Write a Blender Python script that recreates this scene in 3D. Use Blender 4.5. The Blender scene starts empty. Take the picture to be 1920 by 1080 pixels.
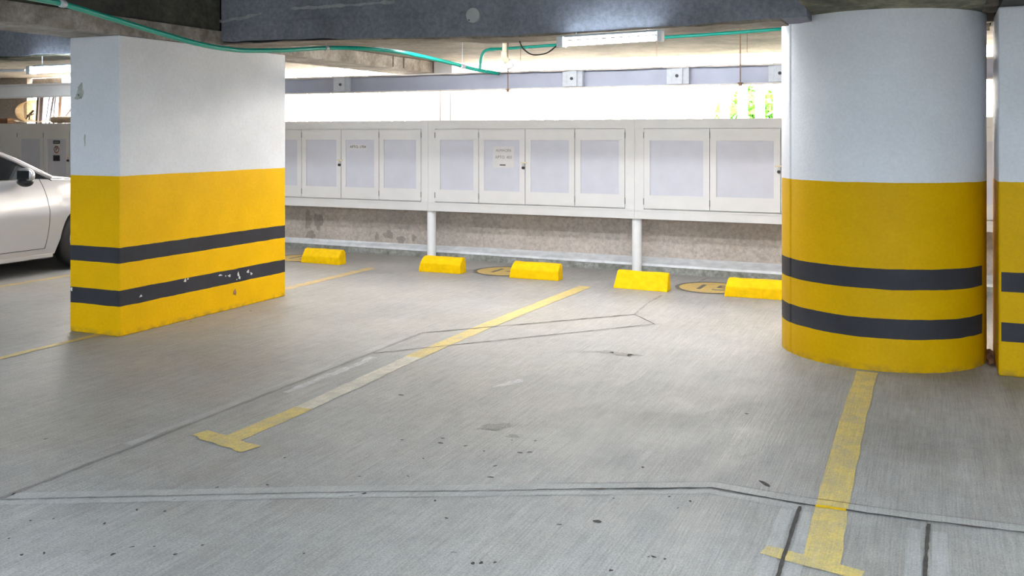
import bpy, bmesh, math, random
from mathutils import Vector, Matrix
random.seed(7)
C = bpy.context.scene.collection
PI = math.pi
# ------------------------------------------------------------------ camera, world, exposure
TH = math.radians(24.26); FPX = 1762.0; HOR = 252.0; CH = 1.42
cam_d = bpy.data.cameras.new('camera'); cam = bpy.data.objects.new('camera', cam_d); C.objects.link(cam)
cam.location = (0, 0, CH); cam.rotation_euler = (PI/2, 0, TH)
cam_d.sensor_width = 36; cam_d.lens = FPX/1920*36; cam_d.shift_y = -(540-HOR)/1920
cam_d.clip_start = 0.05; cam_d.clip_end = 200
bpy.context.scene.camera = cam
SKY = 30.0
FILL = 1.9  # scales the power of the added fill lights
w = bpy.data.worlds.new('world'); bpy.context.scene.world = w; w.use_nodes = True
w.node_tree.nodes['Background'].inputs[0].default_value = (1.0, 0.945, 0.865, 1)
w.node_tree.nodes['Background'].inputs[1].default_value = SKY
vs = bpy.context.scene.view_settings
vs.view_transform = 'Standard'; vs.look = 'None'; vs.gamma = 1; vs.use_curve_mapping = False; vs.exposure = 0.35

def area(name, loc, size, power, color, rot=(0, 0, 0), portal=False):
    l = bpy.data.lights.new(name, 'AREA'); l.shape = 'RECTANGLE'; l.size, l.size_y = size
    l.energy = power; l.color = color
    if portal: l.cycles.is_portal = True
    o = bpy.data.objects.new(name, l); C.objects.link(o); o.location = loc; o.rotation_euler = rot
    return o
# opening above the lockers: portal guides sky sampling
area('opening_portal', (-5.2, 9.9, 1.93), (15.5, 0.72), 1, (1, 1, 1), (PI/2, 0, 0), True)
COOL = (0.74, 0.87, 1.0)
# unseen fill tubes added behind and beside the camera for brightness (fixtures built below)
AISLE_FILL = [(-2.2, -0.6), (-4.4, -0.6), (1.9, -0.2), (-0.2, -2.6), (-4.6, -3.2), (2.6, -3.0), (-8.0, 0.8), (-8.0, -2.6), (0.9, 1.7)]
AISLE_FILL_W = (18, 22, 112, 130, 74, 100, 38, 30, 17)
for (x, y), pw in zip(AISLE_FILL, AISLE_FILL_W):
    area('aisle_fill', (x, y, 2.14), (1.15, 0.10), pw*FILL, COOL)
# unseen fill tubes added just behind the cross beam to brighten the bays
BAY_FILL = [(-3.75, 6.46), (-2.45, 6.46), (-1.15, 6.46), (-7.6, 6.6), (2.6, 6.6)]
BAY_FILL_W = (8, 9, 7.5, 12, 12)
for (x, y), pw in zip(BAY_FILL, BAY_FILL_W):
    area('bay_fill', (x, y, 2.165), (1.15, 0.10), pw*FILL, (0.96, 0.97, 1.0), (math.radians(30), 0, 0))

# unseen tubes added behind the steel channel to brighten floor and wall
CHANNEL_FILL = (-6.1, -4.25, -2.55, -0.95)
for x in CHANNEL_FILL:
    area('channel_fill', (x, 7.575, 1.862), (1.15, 0.06), 5.2*FILL, (0.97, 0.97, 1.0), (math.radians(12), 0, 0))

# ------------------------------------------------------------------ photo pixel -> point helpers
Fv = (-math.sin(TH), math.cos(TH)); Rv = (math.cos(TH), math.sin(TH))
def DD(px, d, z=0.0):
    l = (px-960)/FPX*d; return Vector((Fv[0]*d+Rv[0]*l, Fv[1]*d+Rv[1]*l, z))
def G(px, py, z=0.0): return DD(px, FPX*(CH-z)/(py-HOR), z)
def PD(px, py, d): return DD(px, d, CH-(py-HOR)/FPX*d)
def PY(px, py, Y):
    l = (px-960)/FPX; d = Y/(Fv[1]+Rv[1]*l); return Vector((Fv[0]*d+Rv[0]*l*d, Y, CH-(py-HOR)/FPX*d))

# ------------------------------------------------------------------ materials
def new_mat(name):
    m = bpy.data.materials.new(name); m.use_nodes = True
    nt = m.node_tree; b = nt.nodes['Principled BSDF']; return m, nt, b
def N(nt, t, **kw):
    n = nt.nodes.new(t)
    for k, v in kw.items():
        if k.startswith('i_'): n.inputs[k[2:].replace('_', ' ')].default_value = v
        else: setattr(n, k, v)
    return n
def pos(nt, sx=1, sy=1, sz=1, rot=0):
    g = N(nt, 'ShaderNodeNewGeometry'); mp = N(nt, 'ShaderNodeMapping')
    mp.inputs['Scale'].default_value = (sx, sy, sz); mp.inputs['Rotation'].default_value = (0, 0, rot)
    nt.links.new(g.outputs['Position'], mp.inputs['Vector']); return mp.outputs['Vector']
def noise(nt, vec, scale, detail=3, rough=0.55):
    n = N(nt, 'ShaderNodeTexNoise'); n.inputs['Scale'].default_value = scale
    n.inputs['Detail'].default_value = detail; n.inputs['Roughness'].default_value = rough
    nt.links.new(vec, n.inputs['Vector']); return n.outputs['Fac']
def ramp(nt, fac, stops, interp='LINEAR'):
    r = N(nt, 'ShaderNodeValToRGB'); r.color_ramp.interpolation = interp
    e = r.color_ramp.elements
    while len(e) < len(stops): e.new(0.5)
    for i, (p, c) in enumerate(stops):
        e[i].position = p; e[i].color = c if len(c) == 4 else (*c, 1)
    nt.links.new(fac, r.inputs['Fac']); return r.outputs['Color']
def g1(v): return (v, v, v, 1)
def mix(nt, fac, a, b, mode='MIX'):
    m = N(nt, 'ShaderNodeMix', data_type='RGBA', blend_type=mode)
    for s, v in ((0, fac), (6, a), (7, b)):
        if hasattr(v, 'is_linked'): nt.links.new(v, m.inputs[s])
        elif isinstance(v, (int, float)): m.inputs[s].default_value = v
        else: m.inputs[s].default_value = v if len(v) == 4 else (*v, 1)
    return m.outputs[2]
def mth(nt, op, a, b=None):
    m = N(nt, 'ShaderNodeMath', operation=op)
    for s, v in ((0, a), (1, b)):
        if v is None: continue
        if hasattr(v, 'is_linked'): nt.links.new(v, m.inputs[s])
        else: m.inputs[s].default_value = v
    return m.outputs[0]
def bump(nt, b, h, strength, dist=0.01):
    n = N(nt, 'ShaderNodeBump'); n.inputs['Strength'].default_value = strength; n.inputs['Distance'].default_value = dist
    nt.links.new(h, n.inputs['Height']); nt.links.new(n.outputs[0], b.inputs['Normal'])
def simple(name, col, rough=0.5, metal=0.0, var=0.06, scale=12, bmp=0.0, bscale=80, emit=0, coat=0):
    m, nt, b = new_mat(name)
    v = pos(nt); f = noise(nt, v, scale)
    c = ramp(nt, f, [(0.3, tuple(x*(1-var) for x in col)), (0.7, tuple(min(1, x*(1+var)) for x in col))])
    nt.links.new(c, b.inputs['Base Color']); b.inputs['Roughness'].default_value = rough; b.inputs['Metallic'].default_value = metal
    if coat: b.inputs['Coat Weight'].default_value = coat; b.inputs['Coat Roughness'].default_value = 0.08
    if bmp: bump(nt, b, noise(nt, v, bscale, 2), bmp, 0.004)
    if emit:
        b.inputs['Emission Color'].default_value = (*COOL, 1); b.inputs['Emission Strength'].default_value = emit
    return m

def floor_colour(nt):
    v = pos(nt)
    big = noise(nt, v, 0.9, 4, 0.6)
    mid = noise(nt, pos(nt, 1.6, 0.9, 1), 3.5, 5, 0.65)
    fine = noise(nt, v, 120, 3, 0.7)
    brush = noise(nt, pos(nt, 150, 3.4, 1, 0.03), 1.0, 3, 0.65)
    brush2 = noise(nt, pos(nt, 40, 1.2, 1, -0.02), 1.0, 2, 0.6)
    c = ramp(nt, big, [(0.28, (0.300, 0.292, 0.277)), (0.5, (0.368, 0.357, 0.338)), (0.72, (0.430, 0.415, 0.390))])
    c = mix(nt, mth(nt, 'MULTIPLY', ramp(nt, noise(nt, v, 0.55, 3, 0.5), [(0.50, g1(0)), (0.70, g1(1))]), 0.45), c, (0.40, 0.345, 0.27, 1))
    c = mix(nt, 1.0, c, ramp(nt, mid, [(0.3, g1(0.82)), (0.55, g1(1.0)), (0.8, g1(1.08))]), 'MULTIPLY')
    c = mix(nt, 1.0, c, ramp(nt, brush, [(0.3, g1(0.80)), (0.6, g1(1.07))]), 'MULTIPLY')
    c = mix(nt, 0.5, c, ramp(nt, brush2, [(0.35, g1(0.88)), (0.6, g1(1.04))]), 'MULTIPLY')
    c = mix(nt, 1.0, c, ramp(nt, noise(nt, v, 14, 5, 0.7), [(0.3, g1(0.88)), (0.55, g1(1.0)), (0.75, g1(1.07))]), 'MULTIPLY')
    c = mix(nt, 1.0, c, ramp(nt, fine, [(0.3, g1(0.70)), (0.7, g1(1.26))]), 'MULTIPLY')
    return c, v, mid, fine, brush
def floor_mat():
    m, nt, b = new_mat('brushed_concrete')
    c, v, mid, fine, brush = floor_colour(nt)
    # small dark pits and tyre scuffs
    sp = noise(nt, pos(nt, 14, 26, 1, 0.5), 1.0, 3, 0.5)
    gate = noise(nt, v, 1.1, 2)
    pit = mth(nt, 'MULTIPLY', ramp(nt, sp, [(0.70, g1(0)), (0.76, g1(1))]), ramp(nt, gate, [(0.42, g1(0)), (0.60, g1(1))]))
    c = mix(nt, mth(nt, 'MULTIPLY', pit, 0.6), c, (0.14, 0.135, 0.13, 1))
    st = noise(nt, pos(nt, 3.0, 0.8, 1, 0.1), 1.0, 4, 0.7)
    c = mix(nt, mth(nt, 'MULTIPLY', ramp(nt, st, [(0.60, g1(0)), (0.75, g1(1))]), 0.35), c, (0.22, 0.205, 0.20, 1))
    nt.links.new(c, b.inputs['Base Color'])
    b.inputs['Roughness'].default_value = 0.6
    rr = ramp(nt, mid, [(0.3, g1(0.42)), (0.7, g1(0.66))]); nt.links.new(rr, b.inputs['Roughness'])
    bump(nt, b, mth(nt, 'ADD', brush, mth(nt, 'MULTIPLY', fine, 0.6)), 0.35, 0.004)
    return m

def pillar_mat(name, bands, ztop, ytone=(0.80, 0.445, 0.0), wtone=(0.72, 0.72, 0.745), xmax=None, xmin=None, tape=0.0):
    m, nt, b = new_mat(name)
    v = pos(nt); g = N(nt, 'ShaderNodeNewGeometry'); s = N(nt, 'ShaderNodeSeparateXYZ'); nt.links.new(g.outputs['Position'], s.inputs[0])
    wob = mth(nt, 'MULTIPLY', mth(nt, 'SUBTRACT', noise(nt, v, 5, 3), 0.5), 0.012)
    z = mth(nt, 'ADD', s.outputs['Z'], wob)
    n1 = noise(nt, v, 3, 5, 0.6); n2 = noise(nt, v, 55, 4, 0.7)
    yel = ramp(nt, n1, [(0.3, tuple(x*0.94 for x in ytone)), (0.7, tuple(min(1, x*1.05) for x in ytone))])
    wh = ramp(nt, n1, [(0.3, tuple(x*0.95 for x in wtone)), (0.7, tuple(x*1.04 for x in wtone))])
    bl = ramp(nt, n1, [(0.3, (0.036, 0.035, 0.040)), (0.7, (0.050, 0.049, 0.056))])
    fy = mth(nt, 'GREATER_THAN', z, ztop)
    c = mix(nt, fy, yel, wh)
    for a, bb in bands:
        f = mth(nt, 'MULTIPLY', mth(nt, 'GREATER_THAN', z, a), mth(nt, 'LESS_THAN', z, bb))
        if xmax is not None: f = mth(nt, 'MULTIPLY', f, mth(nt, 'LESS_THAN', mth(nt, 'ADD', s.outputs['X'], wob), xmax))
        if xmin is not None: f = mth(nt, 'MULTIPLY', f, mth(nt, 'GREATER_THAN', s.outputs['X'], xmin))
        c = mix(nt, f, c, bl)
    c = mix(nt, 0.7, c, ramp(nt, n2, [(0.3, g1(0.90)), (0.7, g1(1.05))]), 'MULTIPLY')
    # splashed dirt at the very foot
    d = mth(nt, 'MULTIPLY', ramp(nt, z, [(0.0, g1(1)), (0.045, g1(0))]), ramp(nt, noise(nt, v, 14, 4), [(0.42, g1(0)), (0.65, g1(1))]))
    c = mix(nt, mth(nt, 'MULTIPLY', d, 0.6), c, (0.16, 0.12, 0.05, 1))
    nt.links.new(c, b.inputs['Base Color'])
    nt.links.new(ramp(nt, n2, [(0.3, g1(0.42)), (0.7, g1(0.55))]), b.inputs['Roughness'])
    b.inputs['Specular IOR Level'].default_value = 0.10
    bump(nt, b, mth(nt, 'ADD', n2, noise(nt, v, 200, 2)), 0.30, 0.004)
    return m

def rough_concrete(name, lo, mid_, hi, sc=2.0, bm=0.6, sx=1, sy=1, sz=1):
    m, nt, b = new_mat(name)
    v = pos(nt, sx, sy, sz); n1 = noise(nt, v, sc, 6, 0.68); n2 = noise(nt, pos(nt), 30, 4, 0.7)
    c = ramp(nt, n1, [(0.33, lo), (0.5, mid_), (0.68, hi)])
    c = mix(nt, 1, c, ramp(nt, n2, [(0.3, g1(0.72)), (0.7, g1(1.2))]), 'MULTIPLY')
    nt.links.new(c, b.inputs['Base Color']); b.inputs['Roughness'].default_value = 0.85
    bump(nt, b, mth(nt, 'ADD', n1, mth(nt, 'MULTIPLY', n2, 0.4)), bm, 0.02)
    return m

M = {}
M['floor'] = floor_mat()
M['pil_l'] = pillar_mat('painted_left_pillar', [(0.211, 0.323), (0.514, 0.624)], 1.127)
M['pil_r'] = pillar_mat('painted_round_pillar', [(0.198, 0.317), (0.492, 0.615)], 1.131, ytone=(0.64, 0.36, 0.0), xmax=0.262)
M['pil_e'] = pillar_mat('painted_edge_pillar', [(0.205, 0.318), (0.497, 0.612)], 1.14, ytone=(0.64, 0.37, 0.0), xmin=0.352)
M['stop_yel'] = simple('stop_yellow', (0.84, 0.52, 0.0), 0.5, var=0.10, scale=20, bmp=0.5, bscale=60)
M['stop_yel'].node_tree.nodes['Principled BSDF'].inputs['Specular IOR Level'].default_value = 0.12
M['faded'] = None
M['navy'] = rough_concrete('dark_painted_beam', (0.17, 0.175, 0.20), (0.23, 0.235, 0.275), (0.28, 0.288, 0.34), 1.6, 0.25)
M['brown'] = rough_concrete('brown_soffit', (0.16, 0.125, 0.09), (0.26, 0.215, 0.17), (0.38, 0.32, 0.26), 3.0, 0.5)
M['raw'] = rough_concrete('raw_concrete', (0.17, 0.145, 0.12), (0.30, 0.265, 0.23), (0.44, 0.40, 0.36), 4, 0.7)
M['mould'] = rough_concrete('mouldy_concrete', (0.030, 0.030, 0.022), (0.12, 0.115, 0.075), (0.42, 0.38, 0.26), 2.2, 0.6, 1, 0.5, 1)
M['darkraw'] = rough_concrete('dark_concrete', (0.035, 0.033, 0.028), (0.060, 0.058, 0.048), (0.11, 0.11, 0.08), 2.2, 0.5)  # darker concrete tone, varied by noise
M['ceil'] = rough_concrete('ceiling_concrete', (0.10, 0.085, 0.065), (0.19, 0.16, 0.125), (0.30, 0.26, 0.21), 2.0, 0.5)
M['taupe'] = rough_concrete('taupe_wall', (0.41, 0.36, 0.315), (0.47, 0.415, 0.365), (0.52, 0.46, 0.405), 1.2, 0.25)
M['kerb'] = rough_concrete('kerb_concrete', (0.17, 0.175, 0.15), (0.27, 0.275, 0.25), (0.42, 0.42, 0.40), 9, 0.8)
M['cove'] = simple('white_cove', (0.66, 0.68, 0.70), 0.6, var=0.15, scale=9, bmp=0.4)
M['sidewall'] = rough_concrete('side_wall_paint', (0.42, 0.40, 0.37), (0.50, 0.48, 0.45), (0.55, 0.53, 0.50), 1.0, 0.2)
M['loc'] = simple('locker_white', (0.665, 0.655, 0.645), 0.45, var=0.03, scale=6, bmp=0.15, bscale=30)
M['panel'] = simple('locker_panel', (0.535, 0.54, 0.60), 0.5, var=0.03, scale=8)
M['gap'] = simple('gap_dark', (0.10, 0.09, 0.08), 0.8)
M['white'] = simple('white_paint', (0.80, 0.80, 0.80), 0.5, var=0.03)
M['slat'] = simple('slat_white', (0.93, 0.93, 0.92), 0.5, var=0.02)
def translucent(m, fac):
    nt = m.node_tree; b = nt.nodes['Principled BSDF']; out = [n for n in nt.nodes if n.type == 'OUTPUT_MATERIAL'][0]
    t = nt.nodes.new('ShaderNodeBsdfTranslucent'); t.inputs[0].default_value = (0.95, 0.95, 0.93, 1)
    mx = nt.nodes.new('ShaderNodeMixShader'); mx.inputs[0].default_value = fac
    nt.links.new(b.outputs[0], mx.inputs[1]); nt.links.new(t.outputs[0], mx.inputs[2]); nt.links.new(mx.outputs[0], out.inputs[0])
translucent(M['slat'], 0.5)
M['steel'] = simple('steel_channel', (0.27, 0.275, 0.325), 0.5, 0.2, var=0.08, scale=4)
M['lip'] = simple('channel_lip', (0.50, 0.44, 0.40), 0.6, var=0.2, scale=6)
M['galv'] = simple('galvanised', (0.40, 0.41, 0.43), 0.5, 0.0, var=0.1, scale=30)
M['green'] = simple('green_conduit', (0.0, 0.30, 0.22), 0.28, var=0.05)
M['black'] = simple('black_rubber', (0.008, 0.008, 0.008), 0.5)
M['cream'] = simple('cream_pvc', (0.68, 0.58, 0.42), 0.4, var=0.1)
M['tube'] = simple('lit_tube', (1, 1, 1), 0.3, var=0.0, emit=48)
M['fillsoft'] = simple('fill_tube_soft', (1, 1, 1), 0.3, var=0.0, emit=8)  # glow of the fill tubes added in the bays and behind the channel
M['fillaisle'] = simple('fill_tube_aisle', (1, 1, 1), 0.3, var=0.0, emit=75)  # glow of the fill tubes added over the aisle
M['rod'] = simple('rusty_rod', (0.20, 0.12, 0.07), 0.6, 0.3)
M['leaf'] = simple('leaf', (0.10, 0.30, 0.035), 0.5, var=0.5, scale=5)
M['carpaint'] = simple('silver_paint', (0.46, 0.45, 0.46), 0.30, 0.5, var=0.01, coat=0.8)
M['carglass'] = simple('car_glass', (0.012, 0.014, 0.016), 0.05, var=0.0)
M['cartrim'] = simple('car_trim', (0.012, 0.012, 0.013), 0.45)
M['chrome'] = simple('chrome', (0.75, 0.75, 0.77), 0.12, 1.0, var=0.0)
M['alloy'] = simple('alloy', (0.5, 0.5, 0.52), 0.3, 0.9)
M['brownbox'] = simple('brown_wood', (0.20, 0.10, 0.045), 0.7, var=0.25, scale=10)
M['sheet'] = simple('cream_sheet', (0.50, 0.45, 0.36), 0.7, var=0.2, scale=8, bmp=0.4, bscale=12)
M['plank'] = simple('mauve_plank', (0.22, 0.17, 0.18), 0.7, var=0.15)
M['peach'] = simple('peach_board', (0.66, 0.45, 0.34), 0.7, var=0.1)
M['lilac'] = simple('lilac_plank', (0.50, 0.50, 0.62), 0.5, var=0.1)
M['card'] = simple('card_tube', (0.30, 0.24, 0.17), 0.8, var=0.2)
M['paper'] = simple('paper', (0.60, 0.59, 0.58), 0.7, var=0.03)
M['ink'] = simple('ink', (0.035, 0.03, 0.035), 0.7)
M['inkpale'] = simple('pale_ink', (0.22, 0.21, 0.20), 0.7)
M['greycap'] = simple('grey_cap', (0.50, 0.52, 0.50), 0.5, var=0.08)
M['stain'] = simple('stain', (0.20, 0.19, 0.155), 0.8, var=0.3, scale=40)
M['crack'] = simple('crack', (0.06, 0.052, 0.045), 0.9, var=0.4, scale=30)
M['chalk'] = simple('chalky', (0.66, 0.65, 0.63), 0.8, var=0.1, scale=20)
M['debris'] = simple('debris', (0.25, 0.12, 0.06), 0.9, var=0.4, scale=30, bmp=1, bscale=30)
M['outside'] = simple('outside_paving', (0.6, 0.58, 0.55), 0.8)

def faded_mat(name, col, keep, sc=9, base=None):
    """worn paint or a stain: patches of the bare surface below show through"""
    m, nt, b = new_mat(name)
    n = noise(nt, pos(nt), sc, 6, 0.75); n2 = noise(nt, pos(nt, 95, 2.6, 1, 0.03), 1.0, 3, 0.6)
    c = ramp(nt, n, [(0.3, tuple(x*0.88 for x in col)), (0.7, tuple(min(1, x*1.08) for x in col))])
    if base is None:
        under, v, mid, fine, brush = floor_colour(nt)
        c = mix(nt, 1.0, c, ramp(nt, fine, [(0.3, g1(0.80)), (0.7, g1(1.16))]), 'MULTIPLY')
        c = mix(nt, 1.0, c, ramp(nt, brush, [(0.3, g1(0.88)), (0.6, g1(1.04))]), 'MULTIPLY')
        bump(nt, b, mth(nt, 'ADD', brush, mth(nt, 'MULTIPLY', fine, 0.6)), 0.30, 0.004)
    else: under = ramp(nt, n2, [(0.3, base), (0.7, tuple(min(1, x*1.06) for x in base))])
    a = ramp(nt, mth(nt, 'ADD', mth(nt, 'MULTIPLY', n, 0.7), mth(nt, 'MULTIPLY', n2, 0.3)), [(0.38, g1(keep)), (0.56, g1(min(1, keep+0.45)))])
    nt.links.new(mix(nt, a, under, c), b.inputs['Base Color']); b.inputs['Roughness'].default_value = 0.58
    return m
M['line'] = faded_mat('worn_yellow_paint', (0.66, 0.50, 0.15), 0.55)
M['smooth'] = faded_mat('trowelled_band', (0.43, 0.425, 0.41), 0.40, 5)
M['joint'] = faded_mat('joint', (0.17, 0.16, 0.145), 0.35, 8)
M['linefar'] = faded_mat('worn_yellow_far', (0.64, 0.44, 0.12), 0.35)
M['linewhite'] = faded_mat('worn_white_paint', (0.62, 0.57, 0.46), 0.55)
M['wear'] = faded_mat('oily_wear', (0.17, 0.165, 0.125), 0.25, 22)
M['scuff'] = faded_mat('pale_scuff', (0.66, 0.66, 0.68), 0.15, 16)
M['wallstain'] = faded_mat('wall_stain', (0.16, 0.14, 0.12), 0.15, 22, (0.40, 0.35, 0.305))
M['numyel'] = faded_mat('worn_disc_yellow', (0.62, 0.42, 0.10), 0.60)
M['numblk'] = faded_mat('worn_black_paint', (0.13, 0.12, 0.10), 0.75)

# ------------------------------------------------------------------ mesh helpers
def box(bm, x0, x1, y0, y1, z0, z1, bev=0.0):
    vs_ = [bm.verts.new(p) for p in ((x0,y0,z0),(x1,y0,z0),(x1,y1,z0),(x0,y1,z0),(x0,y0,z1),(x1,y0,z1),(x1,y1,z1),(x0,y1,z1))]
    fs = [bm.faces.new([vs_[i] for i in q]) for q in ((3,2,1,0),(4,5,6,7),(0,1,5,4),(1,2,6,5),(2,3,7,6),(3,0,4,7))]
    if bev:
        es = list({e for f in fs for e in f.edges})
        bmesh.ops.bevel(bm, geom=es, offset=bev, segments=2, affect='EDGES', profile=0.5)
def hull_prism(bm, pts, z0, z1, bev=0):
    lo = [bm.verts.new((p[0], p[1], z0)) for p in pts]; hi = [bm.verts.new((p[0], p[1], z1)) for p in pts]
    n = len(pts)
    bm.faces.new(lo[::-1]); bm.faces.new(hi)
    for i in range(n): bm.faces.new((lo[i], lo[(i+1) % n], hi[(i+1) % n], hi[i]))
def tube(bm, pts, r, seg=10, caps=True):
    pts = [Vector(p) for p in pts]; rings = []
    rr = r if hasattr(r, '__len__') else [r]*len(pts)
    up = Vector((0, 0, 1)); prev = None
    for i, p in enumerate(pts):
        t = (pts[min(i+1, len(pts)-1)]-pts[max(i-1, 0)]).normalized()
        if prev is None:
            a = t.cross(up); a = a if a.length > 1e-3 else t.cross(Vector((0, 1, 0)))
        else: a = prev - t*prev.dot(t)
        a.normalize(); prev = a; b_ = t.cross(a)
        rings.append([bm.verts.new(p+(a*math.cos(2*PI*k/seg)+b_*math.sin(2*PI*k/seg))*rr[i]) for k in range(seg)])
    for i in range(len(rings)-1):
        for k in range(seg):
            bm.faces.new((rings[i][k], rings[i][(k+1) % seg], rings[i+1][(k+1) % seg], rings[i+1][k]))
    if caps: bm.faces.new(rings[0][::-1]); bm.faces.new(rings[-1])
def cyl(bm, a, b_, r, seg=20, r2=None): tube(bm, [a, b_], [r, r if r2 is None else r2], seg)
def spline(pts, n=8):
    pts = [Vector(p) for p in pts]; out = []
    P = [pts[0]*2-pts[1]]+pts+[pts[-1]*2-pts[-2]]
    for i in range(1, len(P)-2):
        for k in range(n):
            t = k/n; a, b_, c, d = P[i-1], P[i], P[i+1], P[i+2]
            out.append(0.5*((2*b_)+(-a+c)*t+(2*a-5*b_+4*c-d)*t*t+(-a+3*b_-3*c+d)*t**3))
    out.append(pts[-1]); return out
def poly_flat(bm, pts, z):
    bm.faces.new([bm.verts.new((p[0], p[1], z)) for p in pts])
def strip(bm, pts, wd, z, jit=0.0, step=None):
    P = [Vector((p[0], p[1], 0)) for p in pts]
    if step:
        Q = []
        for a, b_ in zip(P, P[1:]):
            n = max(1, int((b_-a).length/step))
            Q += [a.lerp(b_, i/n) for i in range(n)]
        P = Q+[P[-1]]
    L = []; Rr = []
    for i, p in enumerate(P):
        t = (P[min(i+1, len(P)-1)]-P[max(i-1, 0)]).normalized(); n = Vector((-t.y, t.x, 0))
        j = random.uniform(-jit, jit); k = random.uniform(-jit, jit)
        L.append(bm.verts.new((p+n*(wd/2+j)).to_tuple()[:2]+(z,))); Rr.append(bm.verts.new((p-n*(wd/2+k)).to_tuple()[:2]+(z,)))
    for i in range(len(P)-1): bm.faces.new((Rr[i], Rr[i+1], L[i+1], L[i]))
def blob(bm, c, rx, ry, z, rot=0, n=26, jit=0.25):
    pts = []
    ph = [random.uniform(0, 6.28) for _ in range(4)]
    for i in range(n):
        a = 2*PI*i/n; k = 1+jit*(math.sin(3*a+ph[0])*0.5+math.sin(5*a+ph[1])*0.35+math.sin(9*a+ph[2])*0.3)
        x, y = rx*k*math.cos(a), ry*k*math.sin(a)
        pts.append((c[0]+x*math.cos(rot)-y*math.sin(rot), c[1]+x*math.sin(rot)+y*math.cos(rot)))
    poly_flat(bm, pts, z)
def ring(bm, c, r0, r1, z, n=48):
    a = [bm.verts.new((c[0]+r0*math.cos(2*PI*i/n), c[1]+r0*math.sin(2*PI*i/n), z)) for i in range(n)]
    b_ = [bm.verts.new((c[0]+r1*math.cos(2*PI*i/n), c[1]+r1*math.sin(2*PI*i/n), z)) for i in range(n)]
    for i in range(n): bm.faces.new((a[i], b_[i], b_[(i+1) % n], a[(i+1) % n]))

def B(): return bmesh.new()
def obj(name, bm, mat, parent=None, label=None, smooth=False):
    """link a bmesh given in world coordinates as one object; a child is moved into its thing's frame"""
    bmesh.ops.recalc_face_normals(bm, faces=bm.faces)
    off = Vector((0, 0, 0)); p = parent
    while p is not None: off += p.location; p = p.parent
    if parent is None:
        cs = [v.co for v in bm.verts]
        base = Vector(((min(c.x for c in cs)+max(c.x for c in cs))/2, (min(c.y for c in cs)+max(c.y for c in cs))/2, min(c.z for c in cs)))
        off = base
    bmesh.ops.translate(bm, verts=bm.verts, vec=-off)
    me = bpy.data.meshes.new(name); bm.to_mesh(me); bm.free()
    me.materials.append(mat)
    if smooth: 
        for f in me.polygons: f.use_smooth = True
    o = bpy.data.objects.new(name, me); C.objects.link(o)
    if parent is None: o.location = off
    else: o.parent = parent
    if label: o['label'] = label
    return o
def flatup(o):
    """make every normal of a flat marking face up"""
    me = o.data
    b_ = bmesh.new(); b_.from_mesh(me)
    for f in b_.faces:
        if f.normal.z < 0: f.normal_flip()
    b_.to_mesh(me); b_.free(); return o
def struct(name, bm, mat): o = obj(name, bm, mat); o['kind'] = 'structure'; return o
def tag(o, label, cat, group=None):
    o['label'] = label; o['category'] = cat
    if group: o['group'] = group
    return o
def thing(name, label, cat, loc, group=None):
    o = bpy.data.objects.new(name, None); C.objects.link(o); o.location = loc; o.empty_display_size = 0.1
    return tag(o, label, cat, group)
def autosmooth(o, ang=35):
    me = o.data
    for f in me.polygons: f.use_smooth = True
    b_ = bmesh.new(); b_.from_mesh(me)
    for e in b_.edges:
        if len(e.link_faces) == 2 and e.calc_face_angle(0) > math.radians(ang): e.smooth = False
    b_.to_mesh(me); b_.free(); return o
def text(name, s, size, loc, rot, mat, parent, ext=0.0008, align='CENTER', sx=1.0):
    cu = bpy.data.curves.new(name, 'FONT'); cu.body = s; cu.size = size; cu.extrude = ext; cu.align_x = align; cu.align_y = 'CENTER'
    t = bpy.data.objects.new('tmp', cu); C.objects.link(t)
    dg = bpy.context.evaluated_depsgraph_get(); me = bpy.data.meshes.new_from_object(t.evaluated_get(dg))
    bpy.data.objects.remove(t)
    mt = Matrix.Translation(loc) @ rot.to_4x4() @ Matrix.Diagonal((sx, 1, 1, 1))
    off = Vector((0, 0, 0)); p = parent
    while p is not None: off += p.location; p = p.parent
    me.transform(Matrix.Translation(-off) @ mt)
    me.materials.clear(); me.materials.append(mat)
    o = bpy.data.objects.new(name, me); C.objects.link(o); o.parent = parent; return o
from mathutils import Euler
RX90 = Euler((PI/2, 0, 0)).to_matrix()

# ================================================================== THE SETTING
WALLY = 9.65; XL, XR, YB = -14.0, 6.0, -5.0
bm = B(); box(bm, XL-.2, XR+.2, YB-.2, 9.945, -0.15, 0)
floor = struct('floor', bm, M['floor'])

bm = B(); box(bm, XL-.2, XR+.2, WALLY, WALLY+.29, 0, 1.574); wall_back = struct('wall_back', bm, M['taupe'])
bm = B(); box(bm, XL-.2, XL, YB, WALLY, 0, 2.6); struct('wall_left', bm, M['sidewall'])
bm = B(); box(bm, XR, XR+.2, YB, WALLY, 0, 2.6); struct('wall_right', bm, M['sidewall'])
bm = B(); box(bm, XL-.2, XR+.2, YB-.2, YB, 0, 2.6); struct('wall_front', bm, M['sidewall'])
bm = B(); box(bm, XL-.2, XR+.2, YB-.2, 6.25, 2.60, 2.85); struct('ceiling', bm, M['darkraw'])
bm = B(); box(bm, XL-.2, XR+.2, 6.25, 9.78, 2.25, 2.60); struct('ceiling', bm, M['ceil'])
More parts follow.
